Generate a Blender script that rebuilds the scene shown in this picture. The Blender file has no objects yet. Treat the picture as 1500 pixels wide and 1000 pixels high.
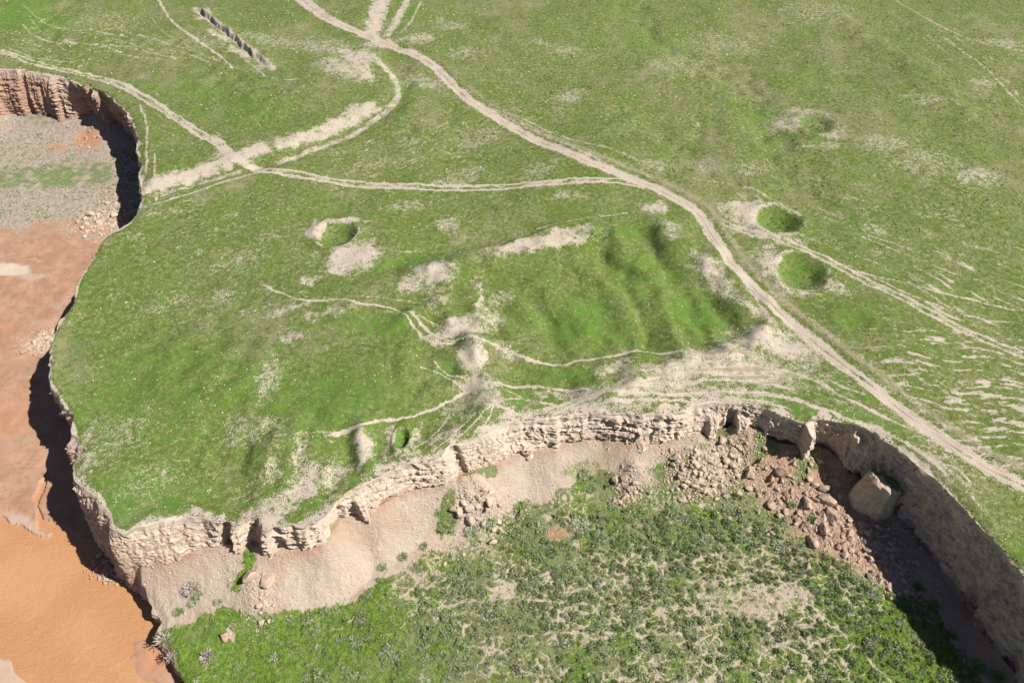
import bpy, math, random
import numpy as np
from mathutils import Vector

# ------------------------------------------------------------------ camera, world, sun, exposure
S = bpy.context.scene
C = S.collection
CAM_H = 100.0
PITCH = 48.0
FOC = 1000.0           # focal length in photo pixels (24 mm lens, 1500 px wide)
cd = bpy.data.cameras.new('camera'); cd.lens = 24.0; cd.sensor_width = 36.0
cd.clip_start = 0.5; cd.clip_end = 6000
cam = bpy.data.objects.new('camera', cd); C.objects.link(cam)
cam.location = (0, 0, CAM_H); cam.rotation_euler = (math.radians(90-PITCH), 0, 0)
S.camera = cam

SUN_AZ, SUN_EL = 105.0, 48.0      # compass from +Y clockwise, elevation
W = bpy.data.worlds.new('World'); S.world = W; W.use_nodes = True
wn = W.node_tree.nodes; wn.clear()
sky = wn.new('ShaderNodeTexSky'); sky.sky_type = 'NISHITA'; sky.sun_disc = False
sky.sun_elevation = math.radians(SUN_EL); sky.sun_rotation = math.radians(SUN_AZ)
sky.altitude = 200; sky.air_density = 0.6; sky.dust_density = 0.3
bg = wn.new('ShaderNodeBackground'); bg.inputs[1].default_value = 0.05
wo = wn.new('ShaderNodeOutputWorld')
W.node_tree.links.new(sky.outputs[0], bg.inputs[0]); W.node_tree.links.new(bg.outputs[0], wo.inputs[0])
sl = bpy.data.lights.new('sun', 'SUN'); sl.energy = 5.0; sl.angle = math.radians(0.5); sl.color = (1, .95, .88)
so = bpy.data.objects.new('sun', sl); C.objects.link(so)
az, el = math.radians(SUN_AZ), math.radians(SUN_EL)
sd = Vector((math.sin(az)*math.cos(el), math.cos(az)*math.cos(el), math.sin(el)))
so.rotation_euler = sd.to_track_quat('Z', 'Y').to_euler(); so.location = (200, -60, 250)
S.view_settings.view_transform = 'Standard'; S.view_settings.look = 'None'
S.view_settings.gamma = 1; S.view_settings.exposure = 0.52

# ------------------------------------------------------------------ helpers: survey points, noise, curves
rng = np.random.default_rng(7)
random.seed(7)
P_ = math.radians(PITCH); FY, FZ, UY, UZ = math.cos(P_), -math.sin(P_), math.sin(P_), math.cos(P_)
def un(px, py, z=0.0):
    px = np.asarray(px, float); py = np.asarray(py, float)
    a = (px-750)/FOC; b = (500-py)/FOC
    t = (z-CAM_H)/(FZ+b*UZ)
    return np.stack([a*t, (FY+b*UY)*t], -1)
def pr(x, y, z):
    zz = z-CAM_H; d = y*FY+zz*FZ; u = y*UY+zz*UZ
    return 750+FOC*x/d, 500-FOC*u/d
def pl(pts, z=0.0):
    p = np.array(pts, float); return un(p[:, 0], p[:, 1], z)

_perm = rng.permutation(4096)
_g = rng.random(4096)*2*np.pi; _gx, _gy = np.cos(_g), np.sin(_g)
def perlin(x, y, seed=0):
    x = np.asarray(x, float)+seed*37.17; y = np.asarray(y, float)+seed*91.31
    xi = np.floor(x).astype(np.int64); yi = np.floor(y).astype(np.int64)
    xf = x-xi; yf = y-yi
    u = xf*xf*xf*(xf*(xf*6-15)+10); v = yf*yf*yf*(yf*(yf*6-15)+10)
    def h(i, j): return _perm[(_perm[i & 4095]+j) & 4095]
    def d(i, j, fx, fy):
        k = h(i, j); return _gx[k]*fx+_gy[k]*fy
    n0 = d(xi, yi, xf, yf)*(1-u)+d(xi+1, yi, xf-1, yf)*u
    n1 = d(xi, yi+1, xf, yf-1)*(1-u)+d(xi+1, yi+1, xf-1, yf-1)*u
    return (n0*(1-v)+n1*v)*1.5
def fbm(x, y, octs=4, seed=0, gain=.5):
    s = 0; a = 1.0; f = 1.0; tot = 0
    for o in range(octs):
        s = s+a*perlin(x*f, y*f, seed+o*3); tot += a; a *= gain; f *= 2.03
    return s/tot*1.3
def sm(a, b, x):
    t = np.clip((x-a)/(b-a), 0, 1); return t*t*(3-2*t)

def catmull(pts, step):
    """smooth a polyline (any number of columns; the first two are x, y) and resample it evenly"""
    p = np.array(pts, float); q = np.vstack([2*p[0]-p[1], p, 2*p[-1]-p[-2]]); out = []
    for i in range(1, len(q)-2):
        n = max(2, int(np.linalg.norm(q[i+1, :2]-q[i, :2])/step*1.5))
        t = np.linspace(0, 1, n, endpoint=False)[:, None]
        a, b, c, d = q[i-1], q[i], q[i+1], q[i+2]
        cr = .5*(2*b+(c-a)*t+(2*a-5*b+4*c-d)*t**2+(3*b-a-3*c+d)*t**3)
        out.append(cr)
    out = np.vstack(out+[p[-1:]])
    L = np.r_[0, np.cumsum(np.linalg.norm(np.diff(out[:, :2], axis=0), axis=1))]
    s = np.arange(0, L[-1], step)
    return np.stack([np.interp(s, L, out[:, k]) for k in range(out.shape[1])], -1)

def seg_dist(X, Y, line):
    """distance to a polyline and arc parameter 0..1 and side, for flat arrays"""
    best = np.full(X.shape, 1e9); par = np.zeros(X.shape); side = np.zeros(X.shape)
    L = np.r_[0, np.cumsum(np.linalg.norm(np.diff(line, axis=0), axis=1))]
    for i in range(len(line)-1):
        a, b = line[i], line[i+1]; d = b-a; l2 = d@d+1e-9
        t = np.clip(((X-a[0])*d[0]+(Y-a[1])*d[1])/l2, 0, 1)
        dx = X-a[0]-t*d[0]; dy = Y-a[1]-t*d[1]; r = np.hypot(dx, dy); m = r < best
        best[m] = r[m]; par[m] = ((L[i]+t*math.sqrt(l2))/L[-1])[m]
        side[m] = np.sign(d[0]*dy-d[1]*dx)[m]
    return best, par, side
def in_poly(X, Y, poly):
    c = np.zeros(X.shape, bool); n = len(poly)
    for i in range(n):
        x1, y1 = poly[i]; x2, y2 = poly[(i+1) % n]
        if y1 == y2: continue
        m = (y1 > Y) != (y2 > Y)
        c ^= m & (X < (x2-x1)*(Y-y1)/(y2-y1)+x1)
    return c
def near(X, Y, line, r):
    lo = line.min(0)-r; hi = line.max(0)+r
    return np.nonzero((X > lo[0]) & (X < hi[0]) & (Y > lo[1]) & (Y < hi[1]))[0]

def set_prop(o, label=None, cat=None, group=None, kind=None):
    if label: o['label'] = label
    if cat: o['category'] = cat
    if group: o['group'] = group
    if kind: o['kind'] = kind
    return o
def mesh_from(name, co, faces, mat, attrs=None, smooth=True):
    """faces: (n,3) or (n,4) int array"""
    me = bpy.data.meshes.new(name); n, k = faces.shape
    me.vertices.add(len(co)); me.vertices.foreach_set('co', np.ascontiguousarray(co, np.float32).ravel())
    me.loops.add(n*k); me.loops.foreach_set('vertex_index', np.ascontiguousarray(faces, np.int32).ravel())
    me.polygons.add(n); me.polygons.foreach_set('loop_start', np.arange(0, n*k, k, dtype=np.int32))
    me.polygons.foreach_set('loop_total', np.full(n, k, np.int32))
    me.polygons.foreach_set('use_smooth', np.full(n, smooth, bool))
    me.update(calc_edges=True); me.validate()
    for an, v in (attrs or {}).items():
        at = me.attributes.new(an, 'FLOAT', 'POINT'); at.data.foreach_set('value', np.ascontiguousarray(v, np.float32))
    me.materials.append(mat); return me
def obj(name, me, parent=None):
    o = bpy.data.objects.new(name, me); C.objects.link(o)
    if parent: o.parent = parent
    return o

# ------------------------------------------------------------------ node helper
class NT:
    def __init__(s, name):
        s.m = bpy.data.materials.new(name); s.m.use_nodes = True; s.t = s.m.node_tree; s.t.nodes.clear()
        s.pos = s.n('ShaderNodeNewGeometry').outputs['Position']
    def n(s, t, **kw):
        x = s.t.nodes.new(t)
        for k, v in kw.items(): setattr(x, k, v)
        return x
    def put(s, sock, v):
        if isinstance(v, bpy.types.NodeSocket): s.t.links.new(v, sock)
        else:
            if sock.type == 'RGBA' and len(v) == 3: v = (*v, 1)
            sock.default_value = v
    def math(s, op, a, b=0.0, c=None):
        x = s.n('ShaderNodeMath', operation=op); s.put(x.inputs[0], a); s.put(x.inputs[1], b)
        if c is not None: s.put(x.inputs[2], c)
        return x.outputs[0]
    def mr(s, v, a, b, c=0., d=1.):
        x = s.n('ShaderNodeMapRange', interpolation_type='SMOOTHSTEP')
        for i, q in enumerate((v, a, b, c, d)): s.put(x.inputs[i], q)
        return x.outputs[0]
    def noise(s, scale, detail=3., rough=.6, vec=None, stretch=None, seed=0., dist=0.):
        v = vec or s.pos
        mp = s.n('ShaderNodeMapping'); s.put(mp.inputs['Vector'], v)
        mp.inputs['Location'].default_value = (seed*13.7, seed*7.3, seed*3.1)
        if stretch: mp.inputs['Scale'].default_value = stretch
        x = s.n('ShaderNodeTexNoise'); s.put(x.inputs['Vector'], mp.outputs[0])
        x.inputs['Scale'].default_value = scale; x.inputs['Detail'].default_value = detail
        x.inputs['Roughness'].default_value = rough; x.inputs['Distortion'].default_value = dist
        return x.outputs[0]
    def mix(s, f, a, b, mode='MIX'):
        x = s.n('ShaderNodeMix', data_type='RGBA', blend_type=mode)
        s.put(x.inputs[0], f); s.put(x.inputs[6], a); s.put(x.inputs[7], b); return x.outputs[2]
    def attr(s, name):
        return s.n('ShaderNodeAttribute', attribute_name=name).outputs['Fac']
    def out(s, col, rough=.95, bump=None, bs=.5, bd=.1, spec=.2):
        b = s.n('ShaderNodeBsdfPrincipled'); s.put(b.inputs['Base Color'], col); s.put(b.inputs['Roughness'], rough)
        b.inputs['Specular IOR Level'].default_value = spec
        if bump is not None:
            x = s.n('ShaderNodeBump'); s.put(x.inputs['Height'], bump)
            x.inputs['Strength'].default_value = bs; x.inputs['Distance'].default_value = bd
            s.t.links.new(x.outputs[0], b.inputs['Normal'])
        o = s.n('ShaderNodeOutputMaterial'); s.t.links.new(b.outputs[0], o.inputs[0]); return s.m

SOIL = (.49, .415, .33); SOIL2 = (.31, .25, .19)
def make_pasture():
    t = NT('pasture')
    n1 = t.noise(.035, 4, .6); n2 = t.noise(.22, 5, .65, seed=1); n3 = t.noise(1.1, 4, .7, seed=2); n4 = t.noise(4.5, 3, .75, seed=3)
    nf = t.noise(9., 2, .6, seed=9); nm = t.noise(.55, 4, .7, seed=12)
    lush = t.attr('lush'); bare = t.attr('bare'); dry = t.attr('dry')
    def dev(x, a): return t.math('MULTIPLY', t.math('SUBTRACT', x, .5), a)
    g = t.mix(t.mr(t.math('ADD', n3, dev(n4, 1.)), .25, .75), (.070, .106, .020), (.172, .214, .050))
    g = t.mix(t.mr(t.math('ADD', nm, t.math('MULTIPLY', lush, .22)), .45, .78, 0, .8), g, (.098, .200, .026))
    d = t.math('ADD', t.math('MULTIPLY', t.mr(n2, .35, .68), .34), dry)
    d = t.math('ADD', d, t.math('ADD', dev(n3, 1.7), dev(n4, 1.8)))
    g = t.mix(t.mr(d, .1, .95, 0, .85), g, (.225, .215, .112))
    g = t.mix(t.mr(t.math('ADD', nf, dev(n1, .5)), .58, .72, 0, .6), g, (.045, .075, .022))
    soil = t.mix(n3, SOIL2, SOIL); soil = t.mix(t.mr(n4, .35, .7), soil, (.56, .49, .41)); soil = t.mix(t.mr(dry, .35, 1.1, 0, .8), soil, (.30, .235, .175)); soil = t.mix(t.mr(nm, .45, .7, 0, .5), soil, (.38, .31, .24))
    b = t.math('ADD', bare, t.math('ADD', dev(n3, 1.3), t.math('ADD', dev(n4, 2.2), dev(nf, 1.1))))
    sp = t.mr(t.math('ADD', n4, t.math('ADD', dev(n2, .5), t.math('MULTIPLY', dry, .12))), .66, .80, 0, .7)
    col = t.mix(t.math('MAXIMUM', t.mr(b, .24, .72), sp), g, soil)
    h = t.math('ADD', n4, t.math('MULTIPLY', n3, .8))
    return t.out(col, .95, h, .55, .25)
def make_terrace():
    t = NT('terrace_soil')
    n2 = t.noise(.3, 4, .6, seed=1); n3 = t.noise(1.5, 4, .7, seed=2); n4 = t.noise(5., 3, .7, seed=3)
    g = t.mix(t.mr(n3, .35, .65), (.09, .16, .026), (.20, .31, .05))
    g = t.mix(t.mr(n4, .5, .75, 0, .6), g, (.19, .21, .075))
    g = t.mix(t.mr(t.math('ADD', n2, t.attr('dry')), .45, .85, 0, .7), g, (.25, .25, .14))
    soil = t.mix(n3, (.45, .355, .275), (.62, .515, .415)); soil = t.mix(t.math('MULTIPLY', t.attr('red'), .8), soil, (.44, .235, .13))
    b = t.math('ADD', t.attr('bare'), t.math('ADD', t.math('MULTIPLY', t.math('SUBTRACT', n3, .5), .8), t.math('MULTIPLY', t.math('SUBTRACT', n4, .5), 1.0)))
    col = t.mix(t.mr(b, .3, .7), g, soil)
    return t.out(col, .95, t.math('ADD', n4, t.math('ADD', n3, t.noise(2.2, 4, .75, seed=21))), .8, .4)
def make_cliff():
    t = NT('clay_cliff')
    sx = t.n('ShaderNodeSeparateXYZ'); t.put(sx.inputs[0], t.pos)
    st = t.noise(1., 4, .65, stretch=(.12, .12, 1.6)); st2 = t.noise(1., 3, .6, stretch=(.3, .3, 5.), seed=4)
    n = t.noise(1.2, 5, .7, seed=5); nl = t.noise(.12, 3, .5, seed=6)
    c = t.mix(t.mr(st, .35, .65), (.44, .335, .26), (.62, .505, .40))
    c = t.mix(t.mr(st2, .55, .75, 0, .35), c, (.36, .26, .19))
    c = t.mix(t.mr(n, .45, .7, 0, .6), c, (.60, .51, .41))
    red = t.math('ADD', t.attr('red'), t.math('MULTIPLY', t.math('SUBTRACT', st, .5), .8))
    c = t.mix(t.mr(red, .2, 1., 0, .85), c, (.36, .21, .145))  # red clay tone, darkened to paint deeper shade into the unlit walls
    c = t.mix(t.math('MULTIPLY', t.mr(sx.outputs[2], -3.2, -.4), t.mr(n, .3, .55, .2, .6)), c, (.50, .43, .355))
    h = t.math('ADD', t.math('MULTIPLY', st2, 1.), t.math('ADD', n, t.noise(6., 3, .7, seed=7)))
    return t.out(c, .95, h, .5, .3)
def make_flood():
    t = NT('floodplain_mud')
    n1 = t.noise(.05, 4, .6); n2 = t.noise(.3, 5, .6, seed=1); n3 = t.noise(1.3, 4, .7, seed=2); n4 = t.noise(5., 3, .7, seed=3)
    mud = t.mix(t.mr(n2, .3, .7), (.31, .17, .105), (.425, .255, .17))
    mud = t.mix(t.mr(t.noise(.25, 4, .6, stretch=(.3, 1.5, 1), seed=6), .5, .68, 0, .5), mud, (.34, .26, .19))
    mud = t.mix(t.mr(t.noise(.12, 5, .6, stretch=(.5, 1.2, 1), seed=8, dist=1.2), .48, .62, 0, .35), mud, (.32, .18, .11))
    ln = t.noise(.10, 3, .5, stretch=(.6, 1.3, 1), seed=15, dist=1.5)
    for q, wd in ((.44, .010), (.53, .007), (.60, .009)):
        mud = t.mix(t.math('MULTIPLY', t.mr(t.math('ABSOLUTE', t.math('SUBTRACT', ln, q)), wd, 0.), t.mr(n3, .4, .6, .1, .75)), mud, (.22, .12, .075))
    mud = t.mix(t.mr(n4, .5, .75, 0, .35), mud, (.52, .36, .26))
    mud = t.mix(t.mr(t.attr('bare'), .2, .8, 0, .9), mud, (.52, .44, .35))
    mud = t.mix(t.mr(t.attr('red'), .1, 1, 0, .9), mud, (.46, .22, .12))
    brown = t.mix(t.mr(n3, .35, .65), (.24, .20, .155), (.40, .33, .265))
    col = t.mix(t.mr(t.math('ADD', t.attr('veg'), t.math('MULTIPLY', t.math('SUBTRACT', n3, .5), .5)), .2, .45), mud, brown)
    g = t.mix(n3, (.085, .14, .04), (.16, .23, .065))
    gm = t.math('ADD', t.attr('lush'), t.math('ADD', t.math('MULTIPLY', t.math('SUBTRACT', n3, .5), .9), t.math('MULTIPLY', t.math('SUBTRACT', n4, .5), .5)))
    col = t.mix(t.mr(gm, .40, .62, 0, .85), col, g)
    return t.out(col, .8, t.math('ADD', t.math('MULTIPLY', n4, .5), n3), .35, .15, .3)
def make_water():
    t = NT('muddy_water')
    n1 = t.noise(.08, 3, .5); n2 = t.noise(.9, 3, .6, stretch=(.45, 1.2, 1), dist=.6)
    n3 = t.noise(3.2, 2, .6, stretch=(.5, 1.2, 1), dist=.5, seed=3)
    c = t.mix(t.mr(n1, .35, .65), (.42, .215, .10), (.47, .255, .125))
    c = t.mix(t.mr(n3, .45, .65, 0, .25), c, (.52, .30, .16))
    return t.out(c, .5, t.math('ADD', n2, t.math('MULTIPLY', n3, .6)), .6, .25, .35)
def make_rock(name, a, b, red=0.):
    t = NT(name)
    n = t.noise(1.1, 5, .7); o = t.n('ShaderNodeObjectInfo').outputs['Random']
    c = t.mix(t.mr(n, .35, .65), a, b); c = t.mix(t.math('MULTIPLY', o, .5), c, (.36, .25, .175))
    return t.out(c, .95, t.math('ADD', n, t.noise(6., 3, .7, seed=2)), .8, .15)
def make_leaf(name, a, b, sc=1.5):
    t = NT(name)
    n = t.noise(sc, 3, .6); c = t.mix(t.mr(n, .35, .65), a, b)
    return t.out(c, .9)
M_PAST = make_pasture(); M_TER = make_terrace(); M_CLIFF = make_cliff(); M_FLOOD = make_flood(); M_WATER = make_water()
M_ROCK = make_rock('clay_boulder', (.34, .24, .175), (.57, .45, .35))
M_PALE = make_rock('pale_boulder', (.44, .345, .265), (.62, .51, .405))
M_STONE = make_leaf('pale_stone', (.55, .52, .40), (.75, .72, .60), 3.)
M_GREY = make_leaf('grey_brush', (.115, .13, .095), (.23, .235, .19), 2.)
M_GREEN = make_leaf('green_brush', (.035, .07, .018), (.085, .14, .035), 2.)
M_TWIG = make_leaf('dry_twig', (.34, .29, .25), (.55, .50, .44), 2.)
M_GRASS = make_leaf('lush_grass', (.16, .25, .035), (.34, .45, .095), .8)
M_TUSS = make_leaf('tussock', (.055, .09, .025), (.13, .17, .055), .5)

# ------------------------------------------------------------------ cliff line: rim pixel, foot pixel + foot height (None: metres outward)
RIM = [  # rim x, y, foot: (px, py, z) or (metres outward, z), red
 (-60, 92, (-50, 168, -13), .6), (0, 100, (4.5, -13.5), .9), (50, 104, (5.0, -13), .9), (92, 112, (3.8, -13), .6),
 (104, 118, (-1.2, -13.5), .85), (122, 126, (-1.2, -14), .85), (150, 134, (-1.2, -14.5), .85), (168, 148, (-1.2, -15), .8), (187, 165, (.5, -15.5), .7), (199, 195, (1., -16), .5),  # red raised along this shaded stretch, so its shade is partly in the colour
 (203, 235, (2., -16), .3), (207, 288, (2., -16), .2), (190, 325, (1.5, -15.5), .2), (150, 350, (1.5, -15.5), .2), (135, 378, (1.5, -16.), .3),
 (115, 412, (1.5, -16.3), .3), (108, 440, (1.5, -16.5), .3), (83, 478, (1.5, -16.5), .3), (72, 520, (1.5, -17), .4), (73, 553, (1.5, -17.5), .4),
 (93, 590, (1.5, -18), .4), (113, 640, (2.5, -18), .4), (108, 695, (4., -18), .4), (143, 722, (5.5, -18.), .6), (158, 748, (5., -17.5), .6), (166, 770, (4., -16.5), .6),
 (183, 777, (199, 826, -10.5), .25), (206, 768, (218, 826, -9.5), .0), (233, 758, (240, 821, -8.8), .0), (267, 754, (267, 813, -8), .0), (320, 759, (325, 797, -7.2), .0),
 (368, 761, (368, 799, -7.6), .0), (400, 767, (402, 809, -8.), .1), (430, 769, (440, 803, -8.), .0), (470, 759, (476, 793, -7.5), .0),
 (487, 742, (496, 768, -7.2), .0), (506, 722, (520, 753, -7.2), .0), (536, 705, (545, 747, -7.2), .0), (569, 690, (572, 731, -7.2), .0),
 (605, 678, (612, 715, -7.2), .0), (644, 666, (652, 708, -7.2), .0), (662, 652, (680, 697, -7.2), .0), (704, 639, (712, 685, -7.2), .0),
 (730, 622, (740, 674, -7.2), .0), (760, 616, (766, 662, -7.2), .0), (805, 610, (808, 658, -7.2), .0), (841, 603, (841, 646, -7.2), .0),
 (880, 602, (880, 642, -7.2), .0), (910, 605, (912, 648, -7.2), .0), (955, 605, (950, 650, -7.2), .0), (1000, 597, (995, 642, -7.2), .0),
 (1030, 588, (1028, 637, -7.2), .0), (1069, 587, (1062, 631, -7.2), .0), (1108, 596, (1095, 634, -7.2), .1), (1150, 608, (1135, 651, -8.6), .1),
 (1172, 616, (1160, 655, -9.3), .1), (1196, 614, (1184, 656, -10.), .1), (1230, 618, (1215, 664, -11.2), .1), (1272, 629, (1.2, -12), .1),
 (1308, 647, (1.2, -13), .1), (1338, 671, (.5, -13.5), .1), (1365, 698, (.4, -14), .15), (1401, 728, (.3, -14.3), .2), (1437, 770, (.3, -14.5), .3),
 (1470, 809, (.3, -14.5), .4), (1500, 840, (.4, -14.5), .4), (1522, 880, (.4, -14.5), .4)]
rim_w = pl([r[:2] for r in RIM])
tan = np.gradient(rim_w, axis=0); tan /= np.linalg.norm(tan, axis=1)[:, None]
rows = []
for i, r in enumerate(RIM):
    nrm = np.array([tan[i, 1], -tan[i, 0]])
    if len(r[2]) == 3:
        off = un(r[2][0], r[2][1], r[2][2])-rim_w[i]; zf = r[2][2]
    else:
        off = nrm*r[2][0]; zf = r[2][1]
    rows.append([*rim_w[i], *off, zf, r[3]])
pre = [[-1500, 420, 0, -2, -13, .5], [-420, 262, 0, -2, -13, .5], [-260, 222, 0, -2, -13, .5]]
post = [[84, 22, -2, 0, -14.5, .4], [92, 2, -2, 0, -14.5, .4], [112, -30, -2, 0, -14.5, .4], [150, -80, -2, 0, -14.5, .4], [260, -190, -2, 0, -14.5, .4]]
CL = catmull(np.array(pre[1:]+rows+post), .18)
bx = CL[:, :2]; T = np.gradient(bx, axis=0)
k = np.ones(15)/15
T = np.stack([np.convolve(np.pad(T[:, c], 7, mode='edge'), k, 'valid') for c in (0, 1)], -1)
T /= np.linalg.norm(T, axis=1)[:, None]; NRM = np.stack([T[:, 1], -T[:, 0]], -1)
SL = np.arange(len(CL))*.18
def s_at(px, py):
    w = un(px, py); return SL[np.argmin(((bx-w)**2).sum(1))]
CORNER = (s_at(183, 777), s_at(335, 760))
WALL = s_at(1225, 618)
# notches (-) and ribs (+): rim pixel, half-width m, amplitude m, z where it starts
FEAT = [(372, 762, .9, -.9, 0, 0), (408, 768, 1.0, -.5, -1, 0), (350, 760, 1.0, .9, 0, 0), (393, 767, .8, .7, 0, 0), (440, 768, 1.0, .5, 0, 0),
        (333, 759, .9, -1.2, -1, 0), (1182, 612, .75, 2.6, -1.0, 0), (1120, 600, 3.4, -1.6, -6.5, 1), (1150, 608, 2.5, -1.8, -7, 1), (1215, 617, 3., -.9, -5, 1),
        (662, 652, .8, -1.1, -.5, 0), (518, 716, 1., 1.2, -2, 0), (487, 742, 1.5, -1., -2, 0), (610, 678, 3., -1.0, -7.5, 1), (560, 694, 1.2, -1.2, -6, 1),
        (870, 602, 4., -1.2, -7.2, 1), (768, 615, 1.8, .9, -5, 1), (945, 605, 1.5, 1.2, -7, 1), (1045, 588, 1.2, 1.3, -3, 0), (1075, 590, 1., -1.3, -2, 0), (1095, 594, 1.2, 1.2, -3, 0),
        (32, 102, 1.1, -1.3, 0, 0), (16, 101, 1.8, .8, -4, 0), (58, 105, 1.0, -1., -3, 0), (80, 108, 1.4, 1.0, -1, 0), (128, 125, 1.2, -2., 0, 0), (140, 128, 1., 2.2, -1, 0),
        (100, 645, 1.2, 1.6, -1, 0), (108, 660, .8, -1.5, 0, 0),]
def cells(x, y, seed):
    """random cells: a value per cell and the distance to the cell's edge"""
    xi = np.floor(x).astype(int); yi = np.floor(y).astype(int); f1 = np.full(np.shape(x), 9.); f2 = f1.copy(); v = f1.copy()
    for dx in (-1, 0, 1):
        for dy in (-1, 0, 1):
            k_ = _perm[(_perm[(xi+dx+seed*7) & 4095]+yi+dy) & 4095]; k2 = _perm[(k_+77) & 4095]
            d = np.hypot(xi+dx+k_/4096.-x, yi+dy+k2/4096.-y); m = d < f1
            f2 = np.where(m, f1, np.minimum(f2, d)); v = np.where(m, _perm[(k2+13) & 4095]/4096., v); f1 = np.minimum(f1, d)
    return v, f2-f1
def cliff_disp(s, z, red):
    """outward displacement of the cliff face at arc length s and height z (arrays)"""
    zz = z+perlin(s/9, z*0, 11)*1.2
    wob = perlin(s/1.7, zz/1.4, 12)*.8
    fl = -np.abs(perlin((s+wob)/3.1, zz/11, 21))*1.3+.45 + perlin(s/7., zz/22, 22)*1.0
    fl2 = -np.abs(perlin((s+wob)/1.15, zz/4, 25))*.7+.2
    amp = .35+.1*sm(.1, .6, red)+.45*sm(.0, .35, perlin(s/14, s*0, 23))
    led = perlin((s+wob*3)/16, (zz+.5*perlin(s/5, zz/2, 33))/.8, 31)*.5+perlin(s/6, zz/.42, 32)*.35
    ledA = sm(-.3, .2, perlin(s/19, s*0, 24)+.1)*(.35+.9*sm(-.2, .5, perlin(s/3.5, zz/2., 34)))
    hid, edge = cells((s+wob*.6)/2.3, (zz+.15*wob)/.5, 9); hid2, edge2 = cells((s+wob)/.8, zz/.3, 13); cm = .12+.88*sm(-.3, .35, perlin(s/6, zz/5, 14)); cm = cm*(1-.8*sm(CORNER[0]-2, CORNER[0]+1, s)*sm(CORNER[1]+3, CORNER[1]-3, s))
    blk = ((hid-.5)*.6-.18*sm(.12, 0, edge)+(hid2-.5)*.28)*cm+perlin(s/9+wob*.1, zz/.2, 16)*.16*sm(-.4, .3, perlin(s/5, zz/3, 17))+fbm(s/.7, zz/.5, 3, 15)*.22
    rw = sm(WALL-3, WALL+5, s); d = rw*(fbm((s+wob)/1.6, zz/2.6, 4, 18)*.75-np.abs(perlin((s+2*wob)/3.6, zz/9, 19))*1.1+.3)*sm(.2, -1.2, z)+fl*amp+fl2*.6*sm(.1, -1.5, z)+np.sign(led)*np.abs(led)**.7*.8*sm(0, -1.5, z)*ledA+blk*sm(-.4, -2., z)
    d = d+fbm(s/3, s*0, 3, 51)*.28
    return d
def add_feat(s, z, d):
    for px, py, w, a, z0, soft in FEAT_S:
        e = np.exp(-((s-px)/w)**2*(1 if soft else 1))
        e = sm(.15, .75, e) if not soft else e
        zf = sm(z0+.6, z0-.9, z) if z0 < 0 else 1.0
        d = d+a*e*zf
    return d
FEAT_S = [(s_at(a, b), 0, c, d, e, f) for a, b, c, d, e, f in FEAT]
d0 = add_feat(SL, SL*0, cliff_disp(SL, SL*0, CL[:, 5]))
RIMD = bx+NRM*d0[:, None]                       # detailed rim
rim_poly = np.vstack([[-1500, 420], RIMD, [[900, -900], [40000, -900], [40000, 35000], [-40000, 35000], [-40000, 420]]])
rim_cpoly = np.vstack([[-1500, 420], bx[::8], [[900, -900], [40000, -900], [40000, 35000], [-40000, 35000], [-40000, 420]]])

# distance fields on a 1 m grid
GX = np.arange(-300, 301, 1.); GY = np.arange(-120, 330, 1.)
gx, gy = np.meshgrid(GX, GY)
def field(line, extra=None):
    fx, fy = gx.ravel(), gy.ravel(); D = np.empty(fx.size); I = np.empty(fx.size, int)
    l2 = (line**2).sum(1)
    for i in range(0, fx.size, 20000):
        P = np.stack([fx[i:i+20000], fy[i:i+20000]], -1)
        d = (P**2).sum(1)[:, None]+l2[None]-2*P@line.T; j = d.argmin(1)
        D[i:i+20000] = np.sqrt(np.maximum(d[np.arange(len(j)), j], 0)); I[i:i+20000] = j
    return D, I
def samp(F, x, y):
    F = F.reshape(gx.shape); u = np.clip(x-GX[0], 0, len(GX)-1.001); v = np.clip(y-GY[0], 0, len(GY)-1.001)
    i = u.astype(int); j = v.astype(int); a = u-i; b = v-j
    return (F[j, i]*(1-a)+F[j, i+1]*a)*(1-b)+(F[j+1, i]*(1-a)+F[j+1, i+1]*a)*b
Dr, _ = field(bx[::5]); ins = in_poly(gx.ravel(), gy.ravel(), rim_cpoly)
SDR = np.where(ins, Dr, -Dr)                     # + on the plateau
foot_line = (bx+CL[:, 2:4])[::5]; Df, If = field(foot_line)
ZF = CL[::5, 4][If]; UNDER = in_poly(gx.ravel(), gy.ravel(), np.vstack([[-1500, 420], foot_line, [[900, -900], [40000, -900], [40000, 35000], [-40000, 35000], [-40000, 420]]]))
SDF = np.where(UNDER, -Df, Df)                   # + outside the cliff foot
def rim_sd(x, y): return samp(SDR, x, y)

def lattice(a0, a1, b0, b1, st, z0, ext_a=(), ext_b=()):
    """survey lattice whose spacing grows with distance from the viewpoint"""
    a = np.r_[ext_a[0] if ext_a else [], np.arange(a0, a1, st), ext_a[1] if ext_a else []]
    b = np.r_[ext_b[0] if ext_b else [], np.arange(b0, b1, st), ext_b[1] if ext_b else []]
    A, B = np.meshgrid(a, b); t = (z0-CAM_H)/(FZ+B*UZ)
    return (A*t).ravel(), ((FY+B*UY)*t).ravel(), len(a), len(b)
def quads(na, nb):
    i = np.arange(na*nb).reshape(nb, na)
    return np.stack([i[:-1, :-1], i[:-1, 1:], i[1:, 1:], i[1:, :-1]], -1).reshape(-1, 4)
def compact(co, F, attrs):
    used = np.zeros(len(co), bool); used[F.ravel()] = True; m = np.cumsum(used)-1
    return co[used], m[F], {k_: v[used] for k_, v in attrs.items()}
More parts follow.
